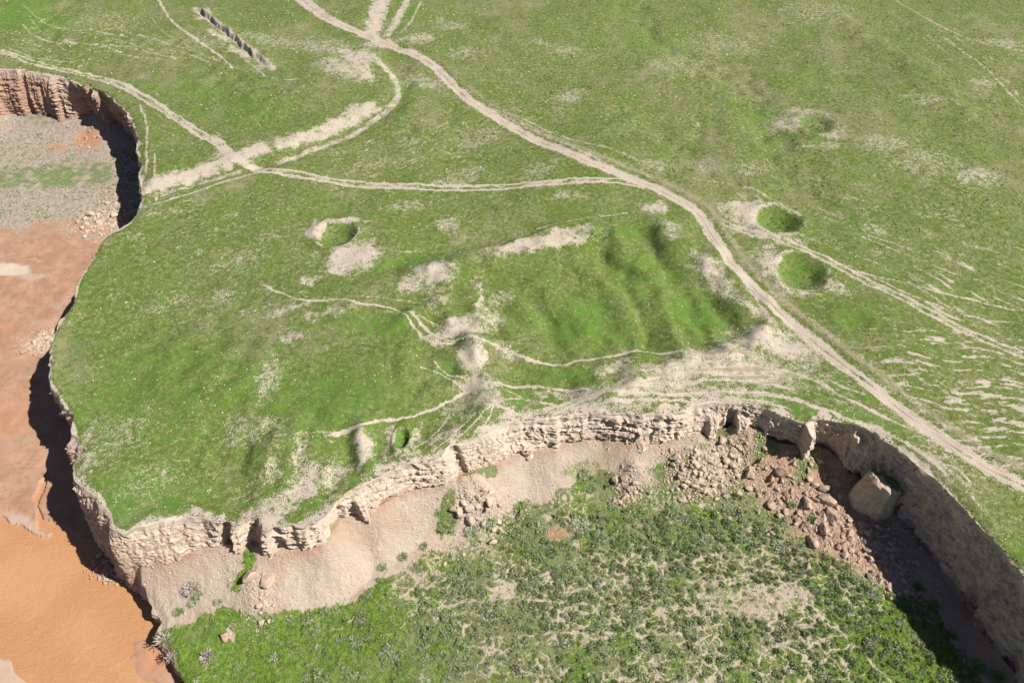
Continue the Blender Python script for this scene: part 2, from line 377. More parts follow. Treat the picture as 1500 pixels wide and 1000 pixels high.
def clip_snap(x, y, F, sd, poly, line):
    """drop faces outside poly, snap the outside corners of border faces to line"""
    inside = sd > 0
    c = np.nonzero(np.abs(sd) < 4.5)[0]
    for i in range(0, len(c), 40000):
        cc = c[i:i+40000]; inside[cc] = in_poly(x[cc], y[cc], poly)
    k_ = inside[F].sum(1); F = F[k_ >= 1]
    out = np.unique(F[~inside[F]])
    for i in range(0, len(out), 4000):
        o = out[i:i+4000]; d = (x[o][:, None]-line[None, :, 0])**2+(y[o][:, None]-line[None, :, 1])**2
        j = d.argmin(1); x[o] = line[j, 0]; y[o] = line[j, 1]
    return F, inside, out

#@@PLATEAU
# ------------------------------------------------------------------ plateau: relief and ground cover
# craters: px, py, radius m, depth m, raised bare collar
CRATERS = [(495, 343, 4.6, 1.5, .5), (1139, 321, 5.4, 1.7, .4), (1174, 398, 5.6, 1.5, .4), (1196, 184, 5.0, 1.0, .2), (588, 641, 2.0, .8, .3), (1250, 470, 3.2, .25, .2)]
# relief lines: points, width m, height m
RIDGE = [([(600, 480), (640, 455), (690, 520), (720, 570), (735, 605)], 3.5, .9), ([(640, 400), (690, 440), (700, 480), (690, 540)], 3., .8),
 ([(700, 385), (790, 355), (870, 338)], 4., .9), ([(630, 400), (700, 385)], 4., 1.0), ([(640, 325), (665, 345)], 4., .4),
 ([(900, 350), (960, 420), (985, 500)], 2.3, .9), ([(850, 380), (905, 440), (930, 500)], 2.6, .8), ([(800, 410), (850, 470), (870, 515)], 3., .4), ([(990, 350), (1050, 440), (1080, 490)], 2.4, -.7),
 ([(940, 345), (1010, 430), (1040, 505)], 2.2, -.7), ([(880, 370), (935, 440), (955, 500)], 2.2, -.7), ([(960, 330), (1020, 400)], 3., .7),
 ([(870, 545), (910, 530), (960, 520)], 3., .6), ([(880, 590), (980, 545), (1120, 487), (1050, 395), (975, 335)], 4., 1.4), ([(760, 545), (850, 560)], 3., -.7),
 ([(500, 640), (498, 700)], 2.2, -.7), ([(530, 640), (535, 690)], 1.8, .6), ([(455, 660), (462, 700)], 2., .5), ([(335, 650), (350, 730)], 5., -.6), ([(400, 660), (420, 720)], 3., .5),
 ([(558, 640), (560, 670)], 1.8, -.6), ([(640, 590), (600, 630)], 4., -.8), ([(560, 560), (500, 600)], 8., .6), ([(470, 380), (560, 400), (620, 370), (780, 340)], 3., -.5),
 ([(690, 540), (655, 575), (600, 610)], 2.5, .3), ([(720, 605), (700, 640)], 3., .6), ([(830, 420), (800, 480)], 7., -.6), ([(380, 560), (395, 620)], 6., .5), ([(250, 500), (330, 560)], 12., .8),
 ([(1090, 110), (1130, 200), (1180, 290)], 7., -1.), ([(1010, 60), (1040, 160), (1010, 230)], 5., -.5), ([(925, 10), (990, 80), (1080, 120)], 5., -.8), ([(1230, 30), (1340, 110), (1430, 190)], 6., .7),
 ([(960, 180), (1040, 260), (1150, 300)], 5., -.6), ([(575, 80), (590, 130), (560, 165), (470, 205), (390, 240), (300, 262), (205, 290)], 3.5, -.8), ([(610, 150), (640, 200)], 8., .6),
 ([(90, 10), (60, 60), (130, 100)], 8., -.8), ([(160, 60), (300, 110), (420, 150)], 12., .8)]
# tracks: points, half-width m, strength, kind (0 plain, 1 two ruts, 2 wide road with ruts)
MAIN = [(415, -22), (430, -10), (470, 22), (520, 48), (575, 70), (630, 96), (680, 140), (740, 178), (800, 212), (860, 240), (930, 266), (985, 290), (1025, 317), (1048, 352), (1075, 390), (1110, 427), (1170, 477), (1230, 527), (1300, 585), (1370, 637), (1440, 682), (1520, 722), (1640, 790), (1800, 880), (2000, 980)]
TRACKS = [(MAIN, 1.0, 1.45, 2),
 ([(-20, 70), (0, 74), (60, 92), (130, 108), (190, 130), (240, 162), (290, 195), (320, 213), (345, 235), (372, 247)], 1.0, .9, 1),
 ([(40, 92), (110, 102), (170, 118), (225, 148), (255, 172), (300, 205)], .5, .8, 0), ([(150, 112), (210, 148), (260, 178)], .35, .55, 0),
 ([(312, 200), (325, 218), (345, 235), (375, 247), (400, 250)], 1.6, .9, 0), ([(365, 246), (400, 252), (430, 255), (470, 262), (540, 268), (620, 272), (700, 272), (800, 270), (900, 268), (960, 278)], .95, 1.1, 1),
 ([(200, 279), (240, 268), (290, 254), (340, 238), (400, 216)], 3.0, .95, 0), ([(400, 216), (450, 202), (500, 180), (540, 160), (556, 150)], 3.2, .78, 0),
 ([(395, 244), (450, 222), (510, 196), (560, 165), (583, 140), (575, 112), (548, 88), (540, 74)], 1.3, .62, 0), ([(215, 302), (260, 290), (330, 268), (380, 252)], .45, .85, 0),
 ([(230, 285), (300, 266), (360, 250)], .9, .45, 0), ([(540, 60), (552, 30), (560, -5)], 3.4, .9, 0), ([(565, 60), (585, 25), (603, -8)], 1.7, .62, 0), ([(585, 55), (605, 30), (618, 0)], .5, .5, 0),
 ([(500, 75), (525, 95), (545, 125)], 2.8, .6, 0), ([(204, 152), (215, 180), (216, 225), (213, 262)], .35, .75, 0), ([(228, 225), (229, 300)], .35, .5, 0),
 ([(229, -8), (250, 27), (285, 55), (320, 80), (345, 107)], .55, .85, 0), ([(200, -5), (240, 45), (290, 75), (330, 97)], .3, .35, 0),
 ([(33, 7), (67, 33), (100, 43), (133, 45), (190, 50)], .35, .5, 0), ([(30, 33), (50, 50), (83, 60), (133, 65), (167, 72), (190, 83), (250, 90)], .35, .55, 0), ([(167, 37), (207, 53), (260, 67), (300, 82), (330, 93)], .35, .45, 0),
 ([(10, 68), (43, 80), (90, 85), (120, 88)], .4, .6, 0), ([(40, 20), (60, 45), (95, 70), (112, 75)], .3, .4, 0), ([(100, 45), (170, 58), (215, 72), (270, 78), (310, 95)], .3, .4, 0),
 ([(355, 85), (380, 105), (398, 118), (445, 122)], .4, .5, 0),
 ([(1040, 318), (1090, 338), (1140, 352), (1200, 375), (1250, 403), (1310, 432), (1380, 467), (1440, 493), (1510, 520), (1620, 562), (1760, 610), (1900, 650)], .8, .85, 1), ([(1140, 347), (1200, 370), (1247, 396), (1320, 413), (1367, 427), (1433, 439), (1510, 455)], .35, .7, 0),
 ([(1230, 385), (1287, 410), (1350, 441), (1417, 460), (1500, 470)], .35, .6, 0), ([(1257, 343), (1320, 370), (1400, 400), (1453, 411)], .3, .5, 0), ([(1120, 330), (1220, 360), (1320, 403)], .3, .35, 0),
 ([(1088, 272), (1120, 284), (1150, 300), (1166, 315)], .35, .6, 0), ([(1000, 262), (1060, 268), (1110, 280)], .4, .4, 0),
 ([(380, 413), (410, 430), (450, 442), (500, 442), (540, 449), (580, 457), (600, 475), (618, 498), (640, 508), (680, 506)], .32, .9, 0), ([(590, 460), (615, 475), (640, 498), (680, 506), (720, 510), (760, 522), (790, 530), (820, 532), (880, 524), (930, 515), (980, 518), (1020, 526)], .38, .95, 0),
 ([(500, 436), (560, 440), (630, 450)], .25, .4, 0), ([(470, 640), (525, 628), (560, 616), (612, 607), (650, 590), (690, 570), (740, 565), (800, 563), (850, 570), (885, 578)], .4, .95, 0), ([(637, 530), (655, 549), (690, 558), (720, 568)], .3, .8, 0), ([(612, 540), (645, 548), (680, 572)], .28, .8, 0),
 ([(700, 605), (715, 598), (740, 603), (775, 611), (800, 610), (830, 596), (880, 582), (940, 580), (1000, 578), (1050, 573), (1133, 576), (1183, 591), (1233, 611), (1283, 627), (1327, 650), (1371, 682), (1412, 728)], .5, .9, 0),
 ([(780, 605), (830, 590), (900, 574), (980, 566), (1060, 556), (1127, 560), (1180, 575)], .6, .7, 0), ([(990, 533), (1067, 534), (1133, 537), (1173, 545), (1200, 558), (1233, 581), (1300, 615), (1353, 637), (1400, 668)], .35, .85, 0),
 ([(1150, 545), (1220, 560), (1260, 590)], .3, .4, 0), ([(720, 600), (690, 625), (655, 655)], .25, .8, 0), ([(705, 575), (722, 605), (690, 640)], .25, .7, 0), ([(660, 600), (640, 630), (600, 660)], .2, .5, 0), ([(700, 605), (660, 640), (620, 672)], .2, .6, 0), ([(350, 655), (420, 640), (500, 632)], .2, .35, 0), ([(1095, 400), (1110, 440), (1150, 490), (1200, 530)], .5, .5, 0), ([(1020, 375), (1070, 430), (1120, 465), (1160, 500)], 1.2, .5, 0),
 ([(860, 588), (940, 562), (1020, 548), (1100, 552), (1160, 560)], .3, .8, 0), ([(900, 575), (980, 552), (1060, 540), (1130, 528)], .3, .75, 0), ([(1000, 600), (1060, 588), (1120, 590), (1170, 600)], .3, .7, 0), ([(840, 600), (920, 590), (1010, 586), (1090, 584), (1150, 592)], .4, .8, 0), ([(1110, 490), (1150, 515), (1190, 545), (1240, 590)], .3, .6, 0),
 ([(715, 600), (760, 585), (800, 590), (840, 600)], .25, .6, 0), ([(560, 458), (620, 470), (660, 490)], .25, .5, 0), ([(700, 566), (740, 572), (780, 590), (820, 590)], .25, .6, 0), ([(690, 510), (700, 540), (700, 570)], .3, .5, 0),
 ([(640, 380), (700, 368), (760, 348), (820, 330), (930, 312)], .3, .45, 0), ([(1330, 600), (1380, 665), (1430, 720)], .3, .45, 0), ([(1290, 628), (1350, 660), (1400, 700), (1450, 760)], .4, .4, 0),
 ([(1310, -5), (1345, 20), (1395, 50), (1450, 68), (1510, 78)], .5, .6, 0), ([(1380, 55), (1430, 95), (1470, 130), (1510, 168)], .5, .5, 0), ([(1395, 645), (1440, 665), (1490, 700)], .6, .35, 0),
 ([(650, 125), (700, 150), (760, 170), (830, 205), (900, 225), (950, 245)], .5, .40, 0), ([(700, 148), (780, 190), (900, 250), (980, 285), (1020, 305)], .7, .4, 0), ([(400, 250), (430, 262), (480, 260)], .5, .6, 0)]
# bare patches: px, py, rx m, ry m, angle deg, strength
BARE = [(512, 378, 5.8, 4.4, 20, 1.), (468, 340, 2.6, 3.6, 30, .95), (505, 325, 4.8, .9, 0, .8), (455, 412, 2.4, 1.6, 30, .6), (640, 408, 3.8, 4., 30, .85), (605, 420, 4, 3, 20, .6), (715, 470, 3, 2.4, 0, .5), (640, 450, 3, 2, 0, .35), (735, 440, 2.4, 2, 0, .3), (668, 600, 3, 2, 20, .4), (640, 640, 5, 1.2, 20, .5), (785, 362, 12., 2.1, 14, .95), (830, 345, 6, 1.8, 15, .7), (655, 330, 2.8, 3.2, 0, .45),
 (680, 485, 4.2, 2.8, 0, .9), (640, 500, 3, 1.6, 0, .6), (693, 530, 2.4, 4.2, 0, .85), (698, 568, 4.4, 2., 0, .8), (720, 590, 2.6, 2.6, 0, .6), (705, 450, 1.2, 4., 10, .6), (700, 425, 1.0, 3., 20, .45), (740, 515, 3., 1.4, -20, .6),
 (532, 660, 1.5, 3.6, 5, .9), (573, 642, 1.1, 2.4, 0, 1.), (607, 640, .9, 2.6, -10, .7), (588, 665, 3, .9, 0, .5), (465, 700, 5., 3., 25, .62), (430, 722, 7., 2., 25, .68), (395, 745, 6., 2., 25, .55), (440, 665, 1.4, 3.2, 0, .42), (400, 685, 2., 3.2, 0, .35),
 (600, 685, 6., 1.4, 25, .75), (560, 690, 4., 1.2, 25, .75), (860, 600, 12, 1.2, 3, .6), (765, 610, 4., 1.1, 10, .8), (900, 540, 3.2, 1.8, 20, .6), (820, 575, 5., 1.2, 0, .5), (960, 308, 3.2, 2.2, 0, .8), (975, 335, 2.4, 1.8, 0, .55), (1040, 395, 2.2, 5., 30, .65), (1060, 420, 2., 4., 35, .5),
 (1130, 500, 8., 3.6, -15, .88), (1060, 520, 9., 2.6, 5, .72), (1000, 545, 11, 2.6, 12, .74), (930, 572, 10, 1.8, 5, .7), (1100, 545, 12, 3., -4, .72), (1050, 575, 10, 1.6, 0, .55), (1175, 515, 3.5, 3., 0, .6), (985, 350, 2, 2.4, 20, .4),
 (1095, 312, 5.0, 5.2, 0, .85), (1120, 345, 7, 1.2, -12, .7), (1118, 300, 6, 1., 0, .6), (1130, 385, 3.2, 6., 0, .72), (1165, 428, 5, 1.6, 0, .45), (1225, 420, 3, 2.6, 0, .5), (1160, 355, 3, 1., 0, .5), (1155, 178, 5, 4., 20, .5), (1180, 165, 5., 3., 0, .45), (1215, 195, 3.6, 5., 20, .4), (1205, 215, 6, 2., 0, .35),
 (505, 105, 10, 5., -30, .55), (470, 70, 12, 6., -20, .35), (530, 88, 5, 7., 20, .72), (615, 60, 6, 3.5, 0, .5), (600, 78, 3.6, 2., -20, .6), (400, 60, 14, 5, -20, .30), (620, 120, 8, 4, -30, .35), (530, 160, 5, 2.5, 20, .6), (330, 232, 4, 3, 0, .45), (560, 66, 5., 3., 0, .8), (300, 20, 3, 3., 0, .7), (320, 50, 1.6, 7., 45, .7), (350, 75, 1.8, 7., 45, .7), (385, 98, 3, 3., 30, .5),
 (430, 495, 3, 1.6, 0, .5), (395, 560, 2., 6, 0, .38), (365, 630, 6, 3, 0, .25), (480, 460, 6, 1.4, 20, .4), (420, 455, 5, 1., 25, .45), (660, 265, 4, 2., 0, .4), (790, 250, 6, 3, 20, .25), (700, 200, 8, 4, 40, .25), (690, 250, 5, 3, 0, .3), (560, 235, 8, 3, 20, .22), (600, 300, 6, 2, 10, .3), (830, 290, 4, 1.6, 0, .35), (1430, 260, 6, 4, 0, .45), (1300, 215, 7, 4, 0, .35), (1360, 150, 6, 3, -20, .3), (1350, 240, 9, 7, 0, .25), (960, 245, 5, 3, 0, .35), (830, 75, 6, 3, 20, .3), (790, 65, 5, 2, 0, .3), (660, 40, 7, 4, 0, .3), (680, 80, 5, 4, 0, .28), (830, 140, 6, 4, 50, .3), (1030, 240, 4, 3, 0, .35), (1060, 60, 14, 10, 0, .22), (1000, 90, 12, 8, 0, .18), (1200, 20, 14, 10, 0, .2), (1100, 250, 5, 3, 0, .25), (150, 30, 14, 7, 0, .2), (300, 60, 12, 5, -20, .22), (200, 345, 2, 1, 30, .4), (250, 440, 5, 2, 30, .2), (120, 690, 1.2, 4, 0, .45), (125, 640, 1., 5, 0, .4), (220, 700, 5, 3, 30, .2), (170, 640, 5, 5, 30, .2), (330, 430, 4, 2.4, 30, .3), (350, 380, 6, 2, 30, .3), (390, 350, 3, 2, 30, .25), (1470, 65, 5, 3, 0, .4), (1440, 125, 4, 3, 0, .3)]
LUSH = [(60, 30, 18, 10, 0, 1.), (20, 20, 14, 14, 0, 1.), (130, 560, 20, 14, 0, .5), (250, 560, 30, 16, 0, .6), (200, 730, 12, 7, 0, .9), (560, 480, 9, 5, 0, .8), (480, 590, 16, 9, 0, .7), (850, 470, 12, 8, 0, .9), (940, 400, 10, 9, 0, .6), (1020, 450, 7, 8, 30, .9), (920, 340, 20, 3., 10, .8), (620, 380, 18, 2.2, 12, .8), (495, 345, 3.6, 3., 0, 1.3),
 (1140, 322, 5, 5, 0, 1.3), (1172, 400, 5.5, 4.5, 0, 1.3), (1200, 188, 4.5, 3.5, 0, 1.2), (588, 640, 1.8, 2.4, 0, 1.5), (600, 130, 6, 7, 0, 1.), (600, 20, 3, 10, -20, .9), (280, 130, 20, 8, -10, .7), (350, 160, 16, 8, 0, .6), (370, 60, 4, 14, 45, .5), (300, 275, 10, 1.6, 10, .9), (1090, 580, 14, 1.5, 0, .8), (1220, 560, 10, 4, -30, .5), (1240, 610, 10, 2, -15, .8), (740, 580, 6, 3, 0, .7), (830, 545, 9, 1.6, 0, .8), (1110, 170, 9, 9, 0, .5), (1010, 60, 8, 12, 20, .4), (1180, 40, 10, 8, 0, .4), (1150, 110, 14, 6, -20, .6), (1250, 330, 18, 6, -20, .4), (940, 60, 8, 12, 20, .5), (1450, 30, 20, 8, 0, .6), (1250, 465, 5, 4, 0, .8), (660, 540, 5, 3, 0, .7), (540, 690, 4, 3, 0, .4), (430, 740, 8, 2, 0, .3)]
STREAK = [ # region px,py, rx, ry m, streak direction (world deg), strength
 (1430, 560, 22, 16, -10, .95), (1480, 640, 18, 12, -6, .95), (280, 330, 30, 14, 40, .3), (1380, 330, 26, 18, -20, .3), (700, 160, 22, 18, -60, .3), (1000, 130, 40, 30, 10, .22), (1330, 560, 10, 9, -60, .45), (100, 60, 40, 14, -12, .35), (560, 220, 26, 12, 35, .42), (640, 200, 20, 12, 38, .35), (330, 410, 24, 18, 40, .30), (600, 290, 30, 6, 12, .25), (1400, 700, 14, 8, -45, .4), (1200, 590, 20, 6, -25, .35), (1080, 545, 22, 6, -2, .5), (230, 300, 12, 6, 30, .5), (860, 180, 30, 10, -25, .25), (800, 100, 30, 22, 80, .2), (230, 650, 20, 14, 40, .2), (120, 480, 16, 14, 40, .2), (430, 730, 18, 6, 25, .3)]

LINES = [(1460, 620, 16, 12, (1350, 590, 1500, 650), .6), (1420, 430, 26, 12, (1250, 403, 1500, 515), .8), (1330, 320, 20, 10, (1166, 290, 1450, 370), .5), (1400, 390, 26, 10, (1257, 343, 1453, 411), .5), (1330, 640, 12, 8, (1230, 611, 1400, 725), .6), (1200, 560, 14, 5, (1133, 536, 1233, 580), .6), (1060, 560, 20, 4, (940, 575, 1100, 560), .8),
 (100, 55, 34, 9, (60, 50, 150, 66), .7), (230, 75, 34, 9, (160, 60, 300, 95), .6), (90, 95, 30, 5, (60, 92, 130, 108), .8), (270, 170, 20, 8, (240, 160, 320, 213), .45), (620, 215, 26, 10, (560, 240, 680, 170), .5), (840, 200, 30, 8, (760, 160, 900, 232), .45), (1180, 300, 24, 8, (1090, 270, 1250, 345), .45), (1420, 90, 30, 16, (1345, 20, 1470, 130), .5), (640, 60, 20, 20, (600, 130, 620, 0), .4), (560, 380, 22, 4, (480, 400, 640, 375), .45), (420, 720, 18, 4, (380, 740, 480, 690), .4), (1000, 130, 30, 24, (1030, 60, 1030, 230), .3)]
def ell(X, Y, it, z=0.):
    px, py, rx, ry, ang, st = it
    c = un(px, py, z); R = max(rx, ry)*2.4
    idx = np.nonzero((np.abs(X-c[0]) < R) & (np.abs(Y-c[1]) < R))[0]
    dx, dy = X[idx]-c[0], Y[idx]-c[1]; a = math.radians(ang); u = (dx*math.cos(a)+dy*math.sin(a))/rx; v = (-dx*math.sin(a)+dy*math.cos(a))/ry
    return idx, np.hypot(u, v), st
MAINW = catmull(pl(MAIN), 2.)
SCARP = catmull(pl([(284, 8), (310, 28), (333, 47), (347, 57), (360, 70), (380, 87), (402, 104)]), 1.)
def plateau_h(X, Y):
    h = fbm(X/60, Y/60, 3, 61)*1.6+fbm(X/14, Y/14, 3, 62)*.30+fbm(X/3.2, Y/3.2, 3, 63)*.07
    far = sm(300, 900, Y); h = h+far*14*(fbm(X/300, Y/300, 2, 64)+.2)
    for px, py, r, d, rimh in CRATERS:
        c = un(px, py); idx = np.nonzero((np.abs(X-c[0]) < r*3) & (np.abs(Y-c[1]) < r*3))[0]
        wob = 1+.14*perlin(X[idx]/r, Y[idx]/r, 71)
        if r < 2.5: q = np.hypot((X[idx]-c[0])*1.5, (Y[idx]-c[1])*.8)/r
        else: q = np.hypot(X[idx]-c[0], Y[idx]-c[1])/r/wob
        h[idx] += -d*1.15*sm(1.08, .35, q)+rimh*np.exp(-((q-1.2)/.3)**2)
    c = un(870, 455); q = np.hypot((X-c[0])/36, (Y-c[1])/20); i = np.nonzero(q < 1.3)[0]
    u = X[i]*.75-Y[i]*.0+Y[i]*.66; v = -X[i]*.66+Y[i]*.75   # erosion hummocks of the hollow, stretched along its slope
    h[i] += sm(1.25, .7, q[i])*(.6*perlin(u/4.6, v/11., 67)+.18*perlin(X[i]/3., Y[i]/3., 68)-.6*np.abs(perlin(u/5.5, v/13., 69)))
    c = un(500, 670); q = np.hypot((X-c[0])/26, (Y-c[1])/9); i = np.nonzero(q < 1.3)[0]
    h[i] += sm(1.25, .7, q[i])*(.65*perlin(X[i]/3.4+3, Y[i]/9., 70))
    c = un(660, 520); q = np.hypot((X-c[0])/15, (Y-c[1])/15); i = np.nonzero(q < 1.3)[0]
    h[i] += sm(1.25, .6, q[i])*(.7*perlin(X[i]/5.5, Y[i]/5.5, 79)+.2*perlin(X[i]/2.2, Y[i]/2.2, 80))
    h += .22*perlin(X/7, Y/7, 181)*sm(-.2, .4, perlin(X/40, Y/40, 182))
    for pts, w, a in RIDGE:
        L = catmull(pl(pts), 2.); idx = near(X, Y, L, w*3.2)
        if len(idx):
            d, t, s = seg_dist(X[idx]+1.2*perlin(X[idx]/5, Y[idx]/5, 72), Y[idx]+1.2*perlin(X[idx]/5, Y[idx]/5, 73), L)
            h[idx] += a*np.exp(-(d/w)**2)*1.12*(1+.6*perlin(X[idx]/4.5, Y[idx]/4.5, 78))
    d, t, s = seg_dist(*(lambda i: (X[i], Y[i]))(near(X, Y, SCARP, 9)), SCARP) if True else 0
    i = near(X, Y, SCARP, 9); dd = -d*s+.35*perlin(X[i]/1.9, Y[i]/1.9, 74)+.8*perlin(X[i]/5, Y[i]/5, 76)
    step = sm(.5, -.5, dd)*np.exp(-(np.maximum(-dd, 0)/5.)**2)*1.15*(1+.5*perlin(X[i]/4, Y[i]/4, 77))-.5*np.exp(-(np.maximum(dd, 0)/2.5)**2)*sm(-.5, .3, dd)
    h[i] += step*sm(0, .1, t)*sm(1, .9, t)
    i = near(X, Y, MAINW, 8); d, t, s = seg_dist(X[i], Y[i], MAINW)
    h[i] += -.12*np.exp(-(d/1.8)**4)+.22*np.exp(-((d-3.2)/.7)**2)*(s > 0)*(.4+perlin(X[i]/3, Y[i]/3, 75))
    c = un(605, 75); i = np.nonzero(np.hypot(X-c[0], Y-c[1]) < 12)[0]   # small cut beside the road
    u = (X[i]-c[0])*.9-(Y[i]-c[1])*-.44; v = (X[i]-c[0])*.44+(Y[i]-c[1])*.9
    h[i] += -1.3*np.exp(-(u/3.6)**4)*np.exp(-(v/.55)**2)
    sdv = rim_sd(X, Y); return h*sm(0., 3.5, sdv)**.8-.35*sm(1.6, 0, sdv)*(0.6+.8*perlin(X/3., Y/3., 66))

def plateau_cover(X, Y):
    bare = np.zeros(X.shape); lush = np.zeros(X.shape); dry = np.zeros(X.shape)
    wx = perlin(X/2.2, Y/2.2, 81)*.9+perlin(X/.8, Y/.8, 82)*.35; wy = perlin(X/2.2, Y/2.2, 83)*.9+perlin(X/.8, Y/.8, 84)*.35
    rg = fbm(X/1.4, Y/1.4, 3, 185)
    for it in BARE:
        idx, q, st = ell(X+wx*1.3, Y+wy*1.3, it); bare[idx] = np.maximum(bare[idx], (.12+.95*st)*sm(1.65, .35, q+.4*perlin(X[idx]/3.5, Y[idx]/3.5, 85))*(.85+.4*rg[idx]))
    for it in LUSH:
        idx, q, st = ell(X+wx, Y+wy, it); lush[idx] = np.maximum(lush[idx], st*sm(1.4, .2, q)); bare[idx] *= 1-.0*q
    for it in STREAK:
        px, py, rx, ry, ang, st = it; a = math.radians(ang)
        idx, q, _ = ell(X, Y, (px, py, rx, ry, 0, 1)); x = X[idx]+perlin(X[idx]/12, Y[idx]/12, 86)*2; y = Y[idx]+perlin(X[idx]/12, Y[idx]/12, 87)*2
        u = x*math.cos(a)+y*math.sin(a); v = -x*math.sin(a)+y*math.cos(a)
        n = perlin(u/5., v/.8, 88)+.6*perlin(u/1.6, v/.35, 89)+.5*perlin(u/14, v/1.1, 193)
        bare[idx] = np.maximum(bare[idx], st*sm(.1, .7, n)*sm(1.35, .5, q)*sm(-.65, .0, perlin(x/5., y/3.2, 194)))
    for px, py, rx, ry, ab, st in LINES:              # faint wheel lines side by side
        e_ = pl([ab[:2], ab[2:]]); a = math.atan2(*(e_[1]-e_[0])[::-1]); idx, q, _ = ell(X, Y, (px, py, rx, ry, math.degrees(a), 1))
        x = X[idx]+perlin(X[idx]/16, Y[idx]/16, 188)*2.5; y = Y[idx]+perlin(X[idx]/16, Y[idx]/16, 189)*2.5
        u = x*math.cos(a)+y*math.sin(a); v = -x*math.sin(a)+y*math.cos(a); n = perlin(u/26., v/.95, 190)+.25*perlin(u/2.5, v/.5, 191)
        bare[idx] = np.maximum(bare[idx], (st+.05)*sm(.24, .7, n)*sm(1.4, .6, q)*sm(-.4, .3, perlin(X[idx]/6, Y[idx]/6, 192)))
    for c in CRATERS:                                # grass inside, bare collar outside
        if c[2] < 3.3 and c[3] < 1: continue
        w = un(c[0], c[1]); q = np.hypot(X-w[0], Y-w[1])/c[2]; i = np.nonzero(q < 1)[0]
        if c[2] < 2.5: q = np.hypot((X-w[0])*1.6, (Y-w[1])*.8)/c[2]; i = np.nonzero(q < 1)[0]
        bare[i] *= sm(.75, .98, q[i]); lush[i] = np.minimum(np.maximum(lush[i], .8*sm(1, .8, q[i])), .55)
    for c in CRATERS[:5]:
        w = un(c[0], c[1]); i = np.nonzero(np.hypot(X-w[0], Y-w[1]) < c[2]*1.6)[0]; q = np.hypot(X[i]-w[0], Y[i]-w[1])/c[2]/(1+.14*perlin(X[i]/c[2], Y[i]/c[2], 71))
        bare[i] = np.maximum(bare[i], .75*np.exp(-((q-1.1)/.08)**2)*(.5 if c[0] > 1190 else 1)*sm(-.2, .4, perlin(X[i]/3, Y[i]/3, 195)+.15))
    for n_, (pts, w, st, kd) in enumerate(TRACKS):
        L = catmull(pl(pts), 1.5); idx = near(X, Y, L, w*2.5+1)
        if not len(idx): continue
        x = X[idx]; y = Y[idx]; wob = .25+.12*w
        if kd == 2: wob = .12
        d, t, s = seg_dist(x+wob*perlin(x/3, y/3, 90)+.14*perlin(x/.7, y/.7, 196), y+wob*perlin(x/3, y/3, 91)+.14*perlin(x/.7, y/.7, 197), L)
        e = 1+.35*perlin(x/1.5, y/1.5, 92+n_)
        if kd == 2: e = (1+.2*perlin(x/1.5, y/1.5, 92))*(1.95-.75*sm(.02, .20, t)-.15*sm(.25, .6, t))
        if kd == 0: e = e*(.8+.45*perlin(x/5, y/5, 187)) if w < .8 else e; m = sm(1.4, .3, d/w/e)*(st+.12)*(.85+.55*perlin(x/2.5, y/2.5, 93)+(.12*rg[idx] if w > 1 else .1))
        elif kd == 1: m = np.maximum(sm(.42, .15, np.abs(d-w)/e), .55*sm(1.3, .8, d/w/e)*(.6+perlin(x/4, y/4, 94)))*st
        else: m = np.maximum(sm(1.35, .95, d/w/e)*1.0, sm(.5, .2, np.abs(d-w*1.25)/e)*(.5+.6*perlin(x/3, y/3, 95)))-.55*sm(.5, .1, np.abs(d-.1))*(.75+1.3*perlin(x/5, y/5, 96))-.3*sm(.35, .1, np.abs(d-1.25))*(.5+perlin(x/4, y/4, 95)); m = m*st
        m = m*(sm(-.01, .06, t) if kd != 2 else 1)*(sm(1.01, .95, t) if kd != 2 else 1)
        bare[idx] = np.maximum(bare[idx], m)
        if kd == 2: dry[idx] = np.maximum(dry[idx], 1.15*np.maximum(sm(.30, .08, np.abs(d/e-.12)), sm(.25, .05, np.abs(d/e-.85)))*(.55+.8*perlin(x/3.5, y/3.5, 186)))
    i = near(X, Y, MAINW, 12); d, t, s = seg_dist(X[i], Y[i], MAINW); rd = (s > 0)*np.exp(-((d-3.6)/1.)**2)*sm(.2, .5, t)
    dry[i] += .7*rd; bare[i] = np.maximum(bare[i], .35*rd*(d > 2.6))
    i = near(X, Y, SCARP, 8); d, t, s = seg_dist(X[i], Y[i], SCARP); bare[i] = np.maximum(bare[i], .85*np.exp(-(d/1.2)**2))
    sdv = rim_sd(X, Y); n = fbm(X/4, Y/4, 3, 97)
    ex = sm(520, 640, pr(X, Y, X*0)[0])*sm(1450, 1250, pr(X, Y, X*0)[0])
    qx = pr(X, Y, X*0)[0]; wd = .35+1.3*ex+1.5*sm(185, 230, qx)*sm(560, 480, qx); bare = np.maximum(bare, sm(wd, .0, sdv+n*1.2*wd)*.95)
    big = fbm(X/28, Y/28, 3, 98); dry = dry+.30*sm(.0, .55, big)+.22*sm(0, .6, fbm(X/9, Y/9, 3, 99))+.10*sm(110, 190, Y)+.06*sm(30, 90, X)
    dry = dry-.25*sm(.2, 1, lush)
    idx, q, _ = ell(X, Y, (1050, 550, 26, 8, 4, 1)); dry[idx] += 1.1*sm(1.2, .6, q)*sm(.05, .6, perlin((X[idx]+Y[idx]*.1)/18, (Y[idx]-X[idx]*.08)/.6, 198)+.3*perlin(X[idx]/2, Y[idx]/.8, 199))*(bare[idx] > .3)
    return bare, lush, dry
st = 1.5e-3
ea = (-np.array([6, 4, 2.8, 2., 1.6, 1.35, 1.2, 1.1, 1.02, .96, .91, .88, .865]), np.array([.865, .88, .91, .96, 1.02, 1.1, 1.2, 1.35, 1.6, 2., 2.8, 4, 6]))
